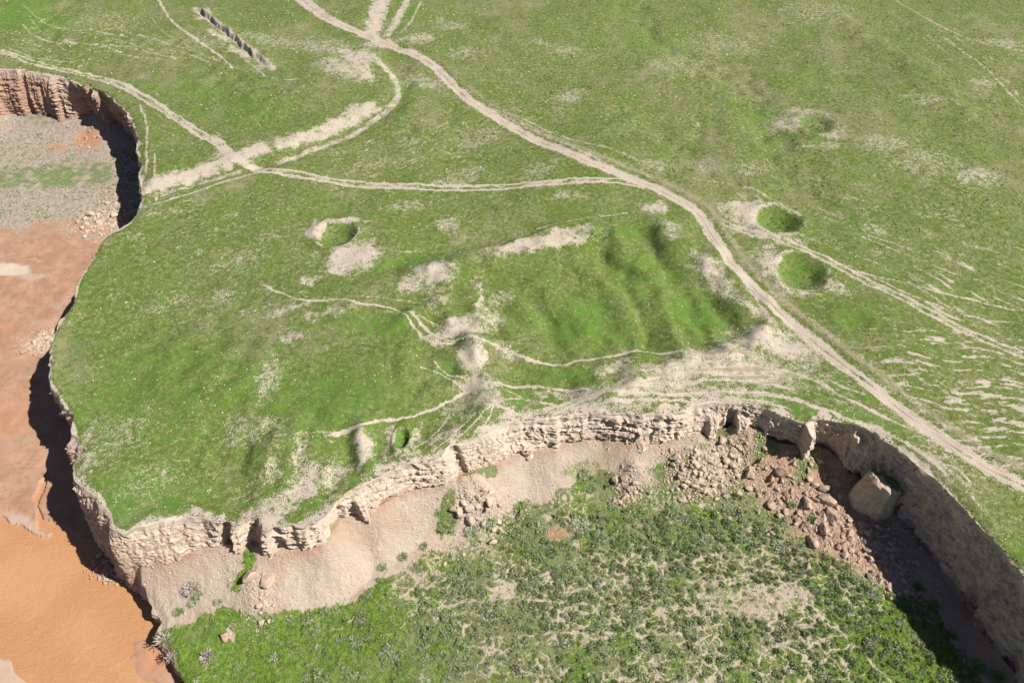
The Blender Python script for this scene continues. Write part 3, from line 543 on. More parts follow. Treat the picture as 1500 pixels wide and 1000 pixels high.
eb = (-np.array([2.2, 1.7, 1.4, 1.2, 1.05, .95, .87, .8, .74, .69, .65, .62, .60]), np.array([.585, .60, .62, .65, .69, .73, .77, .81, .85, .89, .93, .97, 1.0, 1.03]))
X, Y, na, nb = lattice(-.85, .85, -.59, .57, st, 0., ea, eb)
F = quads(na, nb); sdv = rim_sd(X, Y)
big = (np.abs(X) > 298) | (Y > 328) | (Y < -118)
if big.any(): sdv[big] = np.where(in_poly(X[big], Y[big], rim_cpoly), 50, -50)
F, inside, outv = clip_snap(X, Y, F, sdv, rim_poly, RIMD)
use = np.zeros(len(X), bool); use[F.ravel()] = True; idm = np.cumsum(use)-1
X, Y, F, inside = X[use], Y[use], idm[F], inside[use]
Z = plateau_h(X, Y)
bare, lush, dry = plateau_cover(X, Y)
plateau = obj('ground', mesh_from('ground', np.stack([X, Y, Z], -1), F, M_PAST, dict(bare=bare, lush=lush, dry=dry)))
plateau['kind'] = 'structure'
def ground_z(x, y):
    x = np.atleast_1d(np.asarray(x, float)); y = np.atleast_1d(np.asarray(y, float)); return plateau_h(x, y)

# ------------------------------------------------------------------ cliff face
NR = 84
tt = np.linspace(0, 1, NR)
zlow = CL[:, 4]-3.0
topz = ground_z(RIMD[:, 0], RIMD[:, 1])
ss, ti = np.meshgrid(SL, tt, indexing='ij')
zg = topz[:, None]*(1-ti)+zlow[:, None]*ti
frac = np.clip(zg/CL[:, 4][:, None], 0, 1.3)
gprof = np.minimum(np.maximum(frac, 1e-6), 1)**.62+.35*np.maximum(frac-1, 0)
redm = CL[:, 5][:, None]+ti*0
dd = add_feat(ss, zg, cliff_disp(ss, zg, redm))
hx = bx[:, 0][:, None]+CL[:, 2][:, None]*gprof+NRM[:, 0][:, None]*dd
hy = bx[:, 1][:, None]+CL[:, 3][:, None]*gprof+NRM[:, 1][:, None]*dd
hz = zg+.18*perlin(ss/1.3, zg/1.1, 45)*sm(0, -1, zg)
# top row exactly on the rim, plus one row tucked under the turf
hx[:, 0], hy[:, 0], hz[:, 0] = RIMD[:, 0], RIMD[:, 1], topz-.01
tx = RIMD-NRM*.6; tz = topz-.35
hx = np.c_[tx[:, 0], hx]; hy = np.c_[tx[:, 1], hy]; hz = np.c_[tz, hz]
co = np.stack([hx, hy, hz], -1).reshape(-1, 3)
i = np.arange(len(SL)*(NR+1)).reshape(len(SL), NR+1)
Fc = np.stack([i[:-1, :-1], i[:-1, 1:], i[1:, 1:], i[1:, :-1]], -1).reshape(-1, 4)
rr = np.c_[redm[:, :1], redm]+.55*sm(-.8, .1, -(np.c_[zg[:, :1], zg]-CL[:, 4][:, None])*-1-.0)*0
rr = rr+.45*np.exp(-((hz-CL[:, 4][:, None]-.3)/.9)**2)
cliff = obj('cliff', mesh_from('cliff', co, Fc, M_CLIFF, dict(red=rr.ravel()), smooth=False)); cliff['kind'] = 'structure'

# ------------------------------------------------------------------ lower ground: terrace right of the bank line, floodplain left of it
BANKP = [(330, 690, -11), (262, 770, -11), (222, 812, -11.5), (201, 828, -12.), (194, 846, -12.5), (203, 862, -13), (217, 880, -13.4), (230, 900, -13.8), (230, 920, -14), (231, 935, -14.2), (247, 956, -14.4), (257, 979, -14.5), (268, 1002, -14.5), (290, 1050, -14.5), (340, 1150, -14.5), (380, 1400, -14.5), (380, 1900, -14.5)]
BK = catmull(np.array([[*un(a, b, z), z] for a, b, z in BANKP]), .25)
bT = np.gradient(BK[:, :2], axis=0); bT /= np.linalg.norm(bT, axis=1)[:, None]; bN = np.stack([bT[:, 1], -bT[:, 0]], -1)
bs = np.arange(len(BK))*.25
def bank_disp(s, z): return fbm(s/4, z/8, 3, 111)*1.1+perlin(s/1.2, z/1., 112)*.3
BKD = BK[:, :2]+bN*bank_disp(bs, bs*0-14)[:, None]
bank_poly = np.vstack([BKD, [[BKD[-1, 0], -400], [900, -400], [900, 500], [-20, 500], [BKD[0, 0], 90]]])
bank_c = np.vstack([BK[::4, :2], [[BK[-1, 0], -400], [900, -400], [900, 500], [-20, 500], [BK[0, 0], 90]]])
Db, Ib = field(BK[::2, :2]); SDB = np.where(in_poly(gx.ravel(), gy.ravel(), bank_c), Db, -Db)
ZT = -14.6
# mounds on the terrace: px, py, rx, ry, height (z at -14)
MOUND = [(1190, 700, 11, 8, 1.9), (1250, 770, 10, 6, 1.0), (1030, 690, 8, 4.5, 2.5), (1070, 665, 4, 3, 1.4), (1000, 700, 3, 3, 1.), (1095, 665, 4, 4, 1.5), (925, 705, 3.2, 2.6, 1.7), (705, 742, 5, 3.8, 2.4), (375, 868, 3.6, 3.2, 1.0), (1300, 740, 6, 6, 1.0), (440, 815, 2.6, 1.6, .5), (330, 815, 6, 2, .4), (1480, 940, 5, 9, 1.2), (1420, 880, 6, 7, -.9), (560, 770, 9, 2.5, .5), (1150, 640, 6, 3, .6)]
def terrace_h(X, Y):
    d = np.maximum(samp(SDF, X, Y), 0); zf = samp(ZF, X, Y)
    n = fbm(X/7, Y/7, 3, 121)
    wdt = 8.5+2.5*perlin(X/20, Y/20, 122)
    q = np.clip(d/wdt, 0, 1.2); h = ZT+(zf-ZT)*np.maximum(0, (1-q))**1.25
    h = h+n*.35*sm(0, 4, d)+fbm(X/1.6, Y/1.6, 3, 123)*.13+fbm(X/.5, Y/.5, 2, 124)*.035
    rg = -np.abs(perlin(X/1.7+perlin(Y/3, X/3, 126), Y/6, 125))*.14
    h = h+rg*np.clip(q*3, 0, 1)*sm(1.1, .6, q)
    for px, py, rx, ry, a in MOUND:
        idx, q_, s_ = ell(X, Y, (px, py, rx, ry, 0, a), -14.); h[idx] += a*np.exp(-(q_*1.15)**2)*(1+.25*perlin(X[idx]/2.5, Y[idx]/1.5, 127))
    h = np.where(samp(SDF, X, Y) < 0, zf+.1*n, h)
    b = samp(SDB, X, Y); h = h-.5*sm(1.5, 0, b)
    return h
TBARE = [(1170, 700, 11, 9, 0, 1.1), (1240, 780, 11, 6, -20, 1.), (1300, 825, 8, 5, -30, .95), (1030, 695, 8, 5, 0, .62), (925, 708, 3.4, 3., 0, 1.), (705, 745, 6., 4.6, 0, .85), (690, 790, 7, 4, 20, .6), (378, 872, 3.4, 3.6, 0, 1.), (350, 885, 2, 1.4, 0, .6), (330, 930, 1.4, .9, 0, .9),
 (1100, 880, 10, 4., 0, .55), (1040, 850, 14, 4, 0, .28), (1160, 870, 4, 3, 0, .6), (740, 860, 2., 3.5, 30, .75), (610, 840, 8, 3, 20, .40), (815, 778, 2.4, 1.6, 0, .8), (900, 770, 10, 1.6, 0, .4), (1000, 940, 16, 5, 0, .25), (900, 975, 8, 4, 0, .25), (1280, 740, 8, 8, 0, .9), (1350, 800, 6, 9, 0, .7), (1470, 930, 8, 8, 0, .9), (1500, 880, 6, 12, 0, .9), (960, 680, 3, 2, 0, .7)]
TRED = [(815, 778, 3, 2, 0, 1.), (900, 765, 9, 2, 0, .6), (1000, 780, 16, 1.5, 0, .6), (1170, 690, 13, 9, 0, .85), (250, 850, 6, 3, 0, .25), (400, 830, 10, 2, 0, .25), (1240, 780, 14, 8, 0, .8), (520, 800, 12, 2, 20, .3), (760, 770, 3, 2, 0, .5), (1480, 930, 10, 10, 0, .6)]
TRAILS = [([(600, 900), (690, 880), (800, 880), (950, 888), (1100, 890)], .25, .8), ([(700, 940), (780, 930), (860, 925), (960, 930), (1010, 925)], .3, .8), ([(760, 945), (830, 938), (900, 930), (960, 905)], .2, .7), ([(1180, 880), (1210, 905), (1240, 930), (1270, 960), (1310, 1000)], .3, .9), ([(1190, 905), (1150, 870), (1100, 850), (1060, 830), (1050, 800)], .3, .8), ([(1030, 1000), (1080, 970), (1130, 950), (1150, 940), (1200, 985)], .3, .8), ([(1060, 900), (1090, 940), (1130, 965), (1180, 990)], .25, .8), ([(460, 922), (500, 918), (520, 900), (530, 888)], .22, .7), ([(1200, 840), (1260, 860), (1300, 880)], .25, .7), ([(900, 850), (980, 845), (1060, 855), (1130, 830)], .3, .7), ([(860, 860), (800, 870), (740, 870), (700, 855)], .25, .6), ([(1050, 870), (1120, 905), (1170, 915), (1220, 905)], .25, .7)]
TR_W = [(catmull(np.array([un(a, b, -14.4) for a, b in p]), 1.), w, s) for p, w, s in TRAILS]
def cellnoise(x, y, seed): return cells(x, y, seed)[1]
def terrace_cover(X, Y):
    d = samp(SDF, X, Y); px, py = pr(X, Y, X*0-14.4)
    wx = perlin(X/2.2, Y/2.2, 131)*1.2+perlin(X/.7, Y/.7, 132)*.35; wy = perlin(X/2.2, Y/2.2, 133)*1.+perlin(X/.7, Y/.7, 134)*.35
    edge = np.interp(px, [190, 300, 440, 530, 600, 650, 700, 790, 860, 940, 1000, 1060, 1110, 1180, 1300, 1500], [9.5, 8.3, 7.5, 8.5, 9., 8.5, 6.5, 6.8, 5.0, 3.0, 2.2, 1.8, 2.5, 5, 6, 5])
    bare = sm(1.12, .88, (d+wy*.8)/edge)*1.15
    red = .35*sm(.0, .6, perlin(X/6, Y/4, 136))*sm(14, 6, d)+.4*sm(1.5, .2, d)
    for it in TBARE:
        idx, q, s_ = ell(X+wx, Y+wy, it, -14.); bare[idx] = np.maximum(bare[idx], s_*sm(1.5, .3, q)*(.62+.5*sm(-.3, .4, perlin(X[idx]/1.1, Y[idx]/.9, 139)) if s_ < .9 else 1))
    for it in TRED:
        idx, q, s_ = ell(X+wx, Y+wy, it, -14.); red[idx] = np.maximum(red[idx], s_*sm(1.4, .3, q))
    ux = X+perlin(X/2.6, Y/2.6, 145)*1.3+perlin(X/.9, Y/.9, 146)*.22; uy = Y+perlin(X/2.6, Y/2.6, 147)*1.3+perlin(X/.9, Y/.9, 148)*.22
    net = cellnoise(ux/3.3, uy/2.7, 3); net2 = cellnoise(ux/1.7, uy/1.5, 5)
    na_ = .38+.78*sm(640, 950, px)*sm(1330, 1150, px)*sm(780, 840, py)+.5*sm(850, 600, px)*sm(520, 620, px)*sm(900, 850, py)+.25*sm(560, 700, px)*sm(1300, 1200, px)
    na_ = na_*(.75+.8*perlin(X/9, Y/9, 137))
    bare = np.maximum(bare, np.clip(na_, 0, 1)*sm(.11, .02, net)*1.45*(.7+.5*perlin(X/4, Y/4, 149))); bare = np.maximum(bare, np.clip(na_-.15, 0, 1)*sm(.13, .03, net2)*1.15)
    for L, w, s_ in TR_W:
        i = near(X, Y, L, 3); dd_, t, sd_ = seg_dist(X[i]+wx[i]*.5, Y[i]+wy[i]*.5, L); bare[i] = np.maximum(bare[i], s_*sm(1.3, .4, dd_/w)*(.65+.7*perlin(X[i]/2, Y[i]/2, 140)))
    veg = [(1175, 680, 2.5, 7, -30, 1), (1050, 660, 4, 1.2, 20, 1), (1110, 670, 2.5, 3, 0, 1), (700, 715, 5, .8, 10, 1), (1010, 735, 4, 1.5, 20, .6), (655, 760, 2., 3.6, -20, 1), (365, 850, 1.3, 4, -25, 1), (350, 850, 2, 2.6, 0, .5), (855, 700, 5, 2.6, 0, .7)]
    for it in veg:
        idx, q, s_ = ell(X+wx, Y+wy, it, -13.); bare[idx] *= 1-s_*.85*sm(1.2, .6, q)
    dryv = .35*sm(500, 700, px)*sm(1250, 1150, px)+.35*fbm(X/6, Y/6, 2, 138)-.1
    return bare, red, dryv, px, py
st2 = 1.5e-3
X, Y, na, nb = lattice(-.60, .86, -.80, -.02, st2, ZT, ((-.8, -.7, -.65, -.62), ea[1]), (-np.array([2.2, 1.7, 1.4, 1.2, 1.05, .97, .9, .86, .83, .81]), (.0, .05, .1, .2, .3)))
F = quads(na, nb); sb = samp(SDB, X, Y); ff = samp(SDF, X, Y)
F = F[(ff[F] > -4).any(1)]
F, inside, _ = clip_snap(X, Y, F, sb, bank_poly, BKD)
use = np.zeros(len(X), bool); use[F.ravel()] = True; idm = np.cumsum(use)-1
X, Y, F = X[use], Y[use], idm[F]
Z = terrace_h(X, Y); bare, red, dryv, _, _ = terrace_cover(X, Y)
terr = obj('terrace_ground', mesh_from('terrace_ground', np.stack([X, Y, Z], -1), F, M_TER, dict(bare=bare, red=red, dry=dryv))); terr['kind'] = 'structure'
# river bank strip
nr = 30; tt = np.linspace(0, 1, nr); topb = terrace_h(BKD[:, 0], BKD[:, 1])
s2, t2 = np.meshgrid(bs, tt, indexing='ij'); zb = topb[:, None]*(1-t2)-20.5*t2
db = bank_disp(s2, zb)+t2*1.0+perlin(s2/3, zb/.6, 113)*.25*sm(0, .1, t2)
db[:, 0] = bank_disp(bs, bs*0-14)
co = np.stack([BK[:, 0][:, None]+bN[:, 0][:, None]*db, BK[:, 1][:, None]+bN[:, 1][:, None]*db, zb-.01], -1).reshape(-1, 3)
i = np.arange(len(bs)*nr).reshape(len(bs), nr)
Fb = np.stack([i[:-1, :-1], i[:-1, 1:], i[1:, 1:], i[1:, :-1]], -1).reshape(-1, 4)
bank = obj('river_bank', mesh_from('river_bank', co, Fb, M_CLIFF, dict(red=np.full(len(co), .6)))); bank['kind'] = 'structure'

# ---- floodplain and river
ZW = -18.6
SHORE_W = un(*np.array([(-200, 690), (0, 757), (30, 768), (68, 787), (72, 784), (56, 765), (49, 742), (55, 720), (68, 700), (73, 712), (60, 728), (54, 745), (66, 760), (95, 772), (120, 788), (150, 800), (400, 760), (600, 1300), (300, 2200), (-300, 1500), (-700, 1000)], float).T, ZW)
BAR = un(*np.array([(-200, 950), (0, 965), (15, 972), (28, 985), (38, 1000), (50, 1040), (-100, 1200)], float).T, ZW)
SHELF = un(*np.array([(190, 965), (196, 940), (215, 932), (232, 930), (260, 1000), (215, 1000), (200, 985)], float).T, ZW)
def flood_h(X, Y):
    d = np.maximum(samp(SDF, X, Y), 0); zf = samp(ZF, X, Y)
    base = np.interp(Y, [20, 50, 90, 110, 135, 175, 220, 300], [-18.6, -18.3, -17.4, -17.0, -16.4, -15.6, -14.8, -14.5])
    wx = X+perlin(X/3, Y/3, 141)*.9; wy = Y+perlin(X/3, Y/3, 142)*.7
    h = base+fbm(X/9, Y/9, 3, 143)*.22+fbm(X/1.5, Y/1.5, 2, 144)*.03
    tal = sm(205, 150, np.abs(Y-190)*3)  # talus only under the far wall
    pxx, pyy = pr(X, Y, X*0-15.5); h = h+2.6*np.exp(-((pxx-165)/45)**2-((pyy-195)/45)**2)
    h = h+np.maximum(0, zf+.6-base)*np.maximum(0, 1-d/9)**1.3*tal
    return h, wx, wy
X, Y, na, nb = lattice(-.88, -.38, -.60, .50, 1.7e-3, -17., (-np.array([6, 4, 2.5, 1.8, 1.4, 1.2, 1.05, .97, .92, .89]), np.array([-.35, -.3, -.2])), (eb[0], eb[1][:-4]))
F = quads(na, nb); ff = samp(SDF, X, Y); F = F[(ff[F] > -3).any(1)]
use = np.zeros(len(X), bool); use[F.ravel()] = True; idm = np.cumsum(use)-1; X, Y, F = X[use], Y[use], idm[F]
H, wx, wy = flood_h(X, Y)
def shore_sd(x, y, poly):
    sgn = np.where(in_poly(x, y, poly), -1., 1.); i = np.nonzero((y < 110) & (y > -200))[0]; D = np.full(x.shape, 50.)
    D[i], _, _ = seg_dist(x[i], y[i], np.vstack([poly, poly[:1]])); return sgn*D
sA = shore_sd(wx, wy, SHORE_W); sB = -shore_sd(wx, wy, BAR); sC = -shore_sd(wx, wy, SHELF)
land = np.maximum(np.maximum(sA, sB), sC)
H = np.where(land > 0, np.maximum(H, ZW+.03+.06*np.minimum(land, 6)), ZW-.12*np.minimum(-land, 4)-.02)
H = np.where(sC > 0, ZW+.06*np.minimum(sC, 3), H)
px, py = pr(X, Y, X*0-16.5)
wv = perlin(X/4, Y/4, 151)*8+perlin(X/1.2, Y/1.2, 152)*3
veg = np.zeros(X.shape); lush = np.zeros(X.shape); red = np.zeros(X.shape); bare = np.zeros(X.shape)
wv2 = fbm(X/14, Y/7, 4, 155)*38
veg = sm(165, 190, py+wv*.6)*(.8*sm(345, 285, py+wv+wv2)+.2*sm(420, 320, py+wv2))*sm(200, 160, px*.5+wv)
def fe(A, it, op=np.maximum):  # ellipse patch
    idx, q, s_ = ell(X+wv*.12, Y+wv*.1, it, -16.5); A[idx] = op(A[idx], s_*sm(1.3, .4, q))
for it in [(60, 262, 26, 8, 0, .78), (135, 262, 12, 7, 0, .8), (70, 190, 8, 4, -20, .6), (20, 300, 16, 3, 0, .4), (60, 410, 5, 1.4, 20, .35)]: fe(lush, it)
for it in [(110, 180, 6, 5, -30, .8), (135, 215, 10, 6, -30, .9), (85, 220, 5, 7, 30, .8), (150, 235, 4, 6, 0, .6), (0, 170, 30, 2.5, 0, .5), (70, 165, 10, 2.5, 0, .6), (10, 475, 4, 2, 0, .5), (30, 600, 8, 8, 0, .5), (50, 560, 6, 6, 0, .3), (240, 940, 5, 5, 0, .75)]: fe(red, it)
veg = veg*(1-.85*red)
for it in [(15, 395, 7, 3, -10, .9), (45, 405, 5, 2, 0, .5), (10, 300, 20, 2, 0, .5), (15, 320, 24, 1.6, 0, .5), (30, 765, 8, 2, -25, .5), (0, 985, 8, 6, 0, .5), (60, 510, 3, 1.5, 0, .5), (100, 340, 14, 2, 0, .3)]: fe(bare, it)
lush = lush*(.75+.6*perlin(X/2.5, Y/1.6, 153)+.4*perlin(X/9, Y/3, 154)); 
flood = obj('floodplain', mesh_from('floodplain', np.stack([X, Y, H], -1), F, M_FLOOD, dict(veg=veg, lush=lush, red=red, bare=bare))); flood['kind'] = 'structure'
wxx, wyy = np.meshgrid(np.linspace(-260, 60, 90), np.linspace(-160, 90, 70))
wz = ZW+0*wxx
i = np.arange(wxx.size).reshape(wxx.shape); Fw = np.stack([i[:-1, :-1], i[:-1, 1:], i[1:, 1:], i[1:, :-1]], -1).reshape(-1, 4)
water = obj('river_water', mesh_from('river_water', np.stack([wxx, wyy, wz], -1).reshape(-1, 3), Fw, M_WATER)); water['kind'] = 'structure'
#@@OBJECTS
# ------------------------------------------------------------------ loose things: rock and plant builders
def ico(sub):
    import bmesh
    bm = bmesh.new(); bmesh.ops.create_icosphere(bm, subdivisions=sub, radius=1)
    v = np.array([q.co[:] for q in bm.verts]); f = np.array([[q.index for q in t_.verts] for t_ in bm.faces]); bm.free(); return v, f
ICO = {k_: ico(k_) for k_ in (1, 2, 3, 4)}
def rock_geo(seed, sub=3, sq=(1, .85, .7), n=13, rough=.07, planes=None):
    r = np.random.default_rng(seed); v, f = ICO[sub]
    if planes is None:
        N = r.normal(size=(n, 3)); N /= np.linalg.norm(N, axis=1)[:, None]; h = r.uniform(.5, .92, n)
    else:
        N = np.array([q[:3] for q in planes], float); N /= np.linalg.norm(N, axis=1)[:, None]; h = np.array([q[3] for q in planes])
    rad = np.full(len(v), 1.25 if planes is None else 9.)
    for i_ in range(len(N)):
        c = v@N[i_]; rad = np.minimum(rad, np.where(c > .05, h[i_]/np.maximum(c, .05), 99))
    rad = rad*(1+rough*perlin(v[:, 0]*2.3+seed, v[:, 1]*2.3+v[:, 2]*1.7, seed % 50)+rough*.6*perlin(v[:, 0]*6+seed, v[:, 1]*6+v[:, 2]*5, seed % 40))
    return v*rad[:, None]*np.array(sq), f
def blades(seed, n, spread, hgt, w, lean=1.):
    """n thin leaves rising from a small base, as (verts, tris)"""
    r = np.random.default_rng(seed); V = []; Fm = []
    for k_ in range(n):
        a = r.uniform(0, 2*np.pi); q = r.random()**.6; e = r.uniform(.15, 1)
        d = np.array([math.cos(a)*q, math.sin(a)*q, 0])*spread
        root = d*r.uniform(.05, .75)+np.array([0, 0, hgt*r.uniform(0, .45)*(1-q*.5)])
        tip = d*lean+np.array([0, 0, hgt*(.35+.65*math.sqrt(max(0, 1-q*q)))*r.uniform(.6, 1.05)])
        sd_ = np.cross(tip-root, r.normal(size=3)); sd_ /= np.linalg.norm(sd_)+1e-9
        i0 = len(V); V += [root-sd_*w*.5, root+sd_*w*.5, tip+sd_*w*.15]; Fm.append([i0, i0+1, i0+2])
        if n > 20:
            mid = (root+tip)/2+r.normal(size=3)*w; V += [mid-sd_*w*.8, mid+sd_*w*.8, mid+(tip-root)*.35+r.normal(size=3)*w]; Fm.append([i0+3, i0+4, i0+5])
    return np.array(V), np.array(Fm)
def merge(variants, xyz, sc, rz, flat=None):
    """many copies of small meshes as one vertex and one face array"""
    VV = []; FF = []; off = 0; vi = rng.integers(0, len(variants), len(xyz))
    for k_, (v, f) in enumerate(variants):
        m = vi == k_; n = m.sum()
        if not n: continue
        c, s_ = np.cos(rz[m]), np.sin(rz[m]); S_ = sc[m][:, None]
        x = (v[None, :, 0]*c[:, None]-v[None, :, 1]*s_[:, None])*S_+xyz[m][:, 0:1]
        y = (v[None, :, 0]*s_[:, None]+v[None, :, 1]*c[:, None])*S_+xyz[m][:, 1:2]
        z = v[None, :, 2]*S_+xyz[m][:, 2:3]
        VV.append(np.stack([x, y, z], -1).reshape(-1, 3)); FF.append((f[None]+(np.arange(n)*len(v))[:, None, None]).reshape(-1, 3)+off); off += n*len(v)
    return np.vstack(VV), np.vstack(FF)

# ---- boulders
ROCKS = [rock_geo(100+i_, 3, (1, rng.uniform(.7, .95), rng.uniform(.6, .9)), 13, .05) for i_ in range(10)]
ROCK_ME = [mesh_from('boulder', v, f, M_ROCK, smooth=False) for v, f in ROCKS]
PALE_ME = [mesh_from('pale_boulder', v, f, M_PALE, smooth=False) for v, f in ROCKS[:6]]
SMALL = [rock_geo(200+i_, 2, (1, .85, .7), 9) for i_ in range(8)]
TINY = [rock_geo(300+i_, 1, (1, .85, .7), 7) for i_ in range(6)]
def low_z(x, y):
    x = np.atleast_1d(x).astype(float); y = np.atleast_1d(y).astype(float)
    t_ = samp(SDB, x, y) > 0; return np.where(t_, terrace_h(x, y), np.maximum(flood_h(x, y)[0], ZW))
def low_at(px, py):
    z = -14.
    for _ in range(4):
        w = un(px, py, z); z = float(low_z(w[0], w[1])[0])
    return w[0], w[1], z
boulders = []   # x, y, z, radius, label, category group, pale
def place_one(px, py, r, label, pale=0, sq=None): x, y, z = low_at(px, py); boulders.append((x, y, z, r, label, None, pale))
for px, py, r, lab, pale in [
 (1209, 716, 1.1, 'tan boulder near the top of the big rubble heap, left of the fallen block', 0), (1211, 733, 1.7, 'large flat-faced tan boulder in the middle of the big rubble heap', 0),
 (1183, 738, 1.4, 'broad pale boulder just left of the large flat-faced one in the rubble', 0), (1219, 757, 1.75, 'large wedge-shaped grey-brown boulder in the lower middle of the big rubble heap', 0),
 (1207, 775, 1.4, 'rounded boulder just below the wedge-shaped one in the big rubble heap', 0), (1190, 795, 1.4, 'upright pale boulder at the bottom left tip of the big rubble heap', 0),
 (1147, 687, 1.3, 'tan boulder at the upper left corner of the big rubble heap', 0), (1131, 740, 1.0, 'tan boulder at the left edge of the big rubble heap beside the green slope', 0),
 (1102, 682, 1.2, 'reddish upright boulder between the grassy gully and the clod heap', 0), (1183, 829, .85, 'lone pale boulder on the terrace below the big rubble heap', 0), (1273, 846, .7, 'lone white boulder on bright grass right of the trails', 1),
 (1125, 783, .6, 'small boulder on grass left of the big rubble heap', 0), (1264, 767, .9, 'flat boulder beside the shadow edge below the fallen block', 0), (1285, 761, .75, 'pale boulder lying inside the shadow of the cliff below the fallen block', 0),
 (1281, 797, .85, 'cube-like boulder in the lower right lobe of the rubble heap', 0), (1308, 804, .85, 'pale boulder at the right edge of the rubble heap where the shadow begins', 0), (1297, 783, .7, 'squat boulder above the pale one at the shadow edge of the rubble heap', 0), (1320, 839, .7, 'lowest boulder of the big rubble heap at the shadow corner', 0),
 (366, 846, 1.5, 'large pale slab standing at the top of the small slide under the front cliff', 1), (389, 851, 1.4, 'large pale slab lying right of the standing slab on the small slide', 1),
 (330, 931, .95, 'flat greyish boulder alone in lush grass at the lower left', 0), (672, 741, 1.2, 'pale block at the left end of the blocky slide under the front cliff', 1), (690, 733, 1.1, 'pale upright block at the top of the blocky slide', 1), (716, 728, 1.2, 'pale block at the top right of the blocky slide', 1),
 (688, 756, 1.1, 'pale block at the bottom of the blocky slide near grey brush', 1), (733, 735, 1.0, 'pale block at the right end of the blocky slide', 1), (918, 692, .8, 'grey clod at the top of the small clod heap in green grass', 0), (903, 702, .8, 'grey clod at the left edge of the small clod heap', 0), (921, 706, 1.0, 'largest rounded clod in the middle of the small clod heap', 0),
 (132, 315, 1.4, 'biggest pale boulder of the fall beside the red floodplain, left side', 1), (146, 326, 1.2, 'pale boulder right of the biggest one in the floodplain rockfall', 1), (167, 318, 1.4, 'pale boulder at the foot of the black shaded wall', 1), (115, 325, .7, 'red-brown boulder alone left of the floodplain rockfall', 0), (38, 515, .9, 'tan boulder alone on mud left of the white rockfall', 0)]:
    place_one(px, py, r, lab, pale)
ZONES = [ # px, py, rx m, ry m, angle, count, rmin, rmax, pale, label
 (1170, 705, 9, 8, 0, 150, .22, .8, 0, 'tan clay boulder in the upper half of the big rubble heap below the shaded cliff'),
 (1225, 775, 9, 5.5, -25, 130, .22, .85, 0, 'tan clay boulder in the lower half of the big rubble heap beside the shadow edge'),
 (1292, 822, 6.5, 4.2, -35, 130, .25, .8, 0, 'brown boulder in the lower right tongue of the rubble heap'),
 (1300, 780, 5, 6, 20, 50, .25, .7, 0, 'boulder lying in the deep shadow at the foot of the right-hand cliff'),
 (1335, 765, 5, 4, 0, 40, .2, .6, 0, 'rock in the shade below the tail of the fallen block'),
 (1030, 690, 6.5, 3.6, 0, 190, .25, .85, 1, 'grey clod in the weedy heap below the middle of the front cliff'), (1078, 662, 3.5, 2.6, 0, 60, .25, .9, 1, 'tan clod at the right end of the weedy heap'),
 (922, 704, 2.6, 2.2, 0, 22, .3, .7, 1, 'clod in the small clod heap surrounded by green grass'), (705, 742, 5, 3.4, 0, 46, .3, .95, 1, 'pale block in the blocky slide under the front cliff'),
 (376, 878, 2.6, 3.2, 0, 40, .2, .7, 1, 'pale stone in the small slide at the lower left below the front cliff'), (155, 322, 7, 6, 0, 75, .3, .9, 1, 'pale stone in the rockfall where floodplain meets the black shaded wall'), (170, 295, 3, 7, 0, 40, .25, .7, 0, 'brown stone on the slope above the floodplain rockfall'),
 (63, 500, 3.6, 3.2, 30, 46, .25, .9, 1, 'white stone in the rockfall on mud at the foot of the left cliff'), (45, 508, 4, 2, 0, 24, .15, .45, 0, 'small brown stone on mud beside the white rockfall'), (168, 828, 3., 2.6, 0, 26, .4, 1.1, 0, 'dark boulder in the shadow between the river and the cliff corner'),
 (700, 800, 10, 4, 0, 26, .15, .4, 1, 'small pale stone among the brush below the blocky slide'), (870, 730, 12, 4, 0, 30, .12, .35, 1, 'small pale stone in the green grass below the front cliff'), (135, 200, 8, 6, 0, 40, .2, .6, 0, 'red stone on the red slope below the far shaded wall')]
small_xyz = []
for px, py, rx, ry, ang, n, r0, r1, pale, lab in ZONES:
    c = low_at(px, py); a = math.radians(ang)
    for k_ in range(n):
        q = rng.normal(size=2)*.52; u, v = q[0]*rx, q[1]*ry; x = c[0]+u*math.cos(a)-v*math.sin(a); y = c[1]+u*math.sin(a)+v*math.cos(a)
        r = r0+(r1-r0)*rng.random()**2.2
        if samp(SDF, np.array([x]), np.array([y]))[0] < .4: continue
        boulders.append((x, y, None, r, lab, 1, pale))
    for k_ in range(int(n*13)):
        q = rng.normal(size=2)*.6; u, v = q[0]*rx, q[1]*ry; small_xyz.append((c[0]+u*math.cos(a)-v*math.sin(a), c[1]+u*math.sin(a)+v*math.cos(a), (r0*.25+r0*.75*rng.random()**2), pale))
tx_ = rng.uniform(-62, 66, 9000); ty_ = rng.uniform(40, 75, 9000); q_ = samp(SDF, tx_, ty_); k_ = (q_ > .4) & (q_ < 9) & (samp(SDB, tx_, ty_) > .5) & (rng.random(9000) < .25+1.2*fbm(tx_/5, ty_/5, 3, 211)+.5*(q_ < 1.2))
small_xyz += [(a, b, c, 1) for a, b, c in zip(tx_[k_], ty_[k_], .05+.22*rng.random(k_.sum())**4)]
bx_ = np.array([b[0] for b in boulders]); by_ = np.array([b[1] for b in boulders]); bz_ = low_z(bx_, by_)
app = np.array([b[3] for b in boulders])/np.hypot(by_, CAM_H+15); app[[b[5] is None for b in boulders]] += 1
order = np.argsort(-app); rest = []
GROUPNAME = 'boulders fallen from the cliffs'
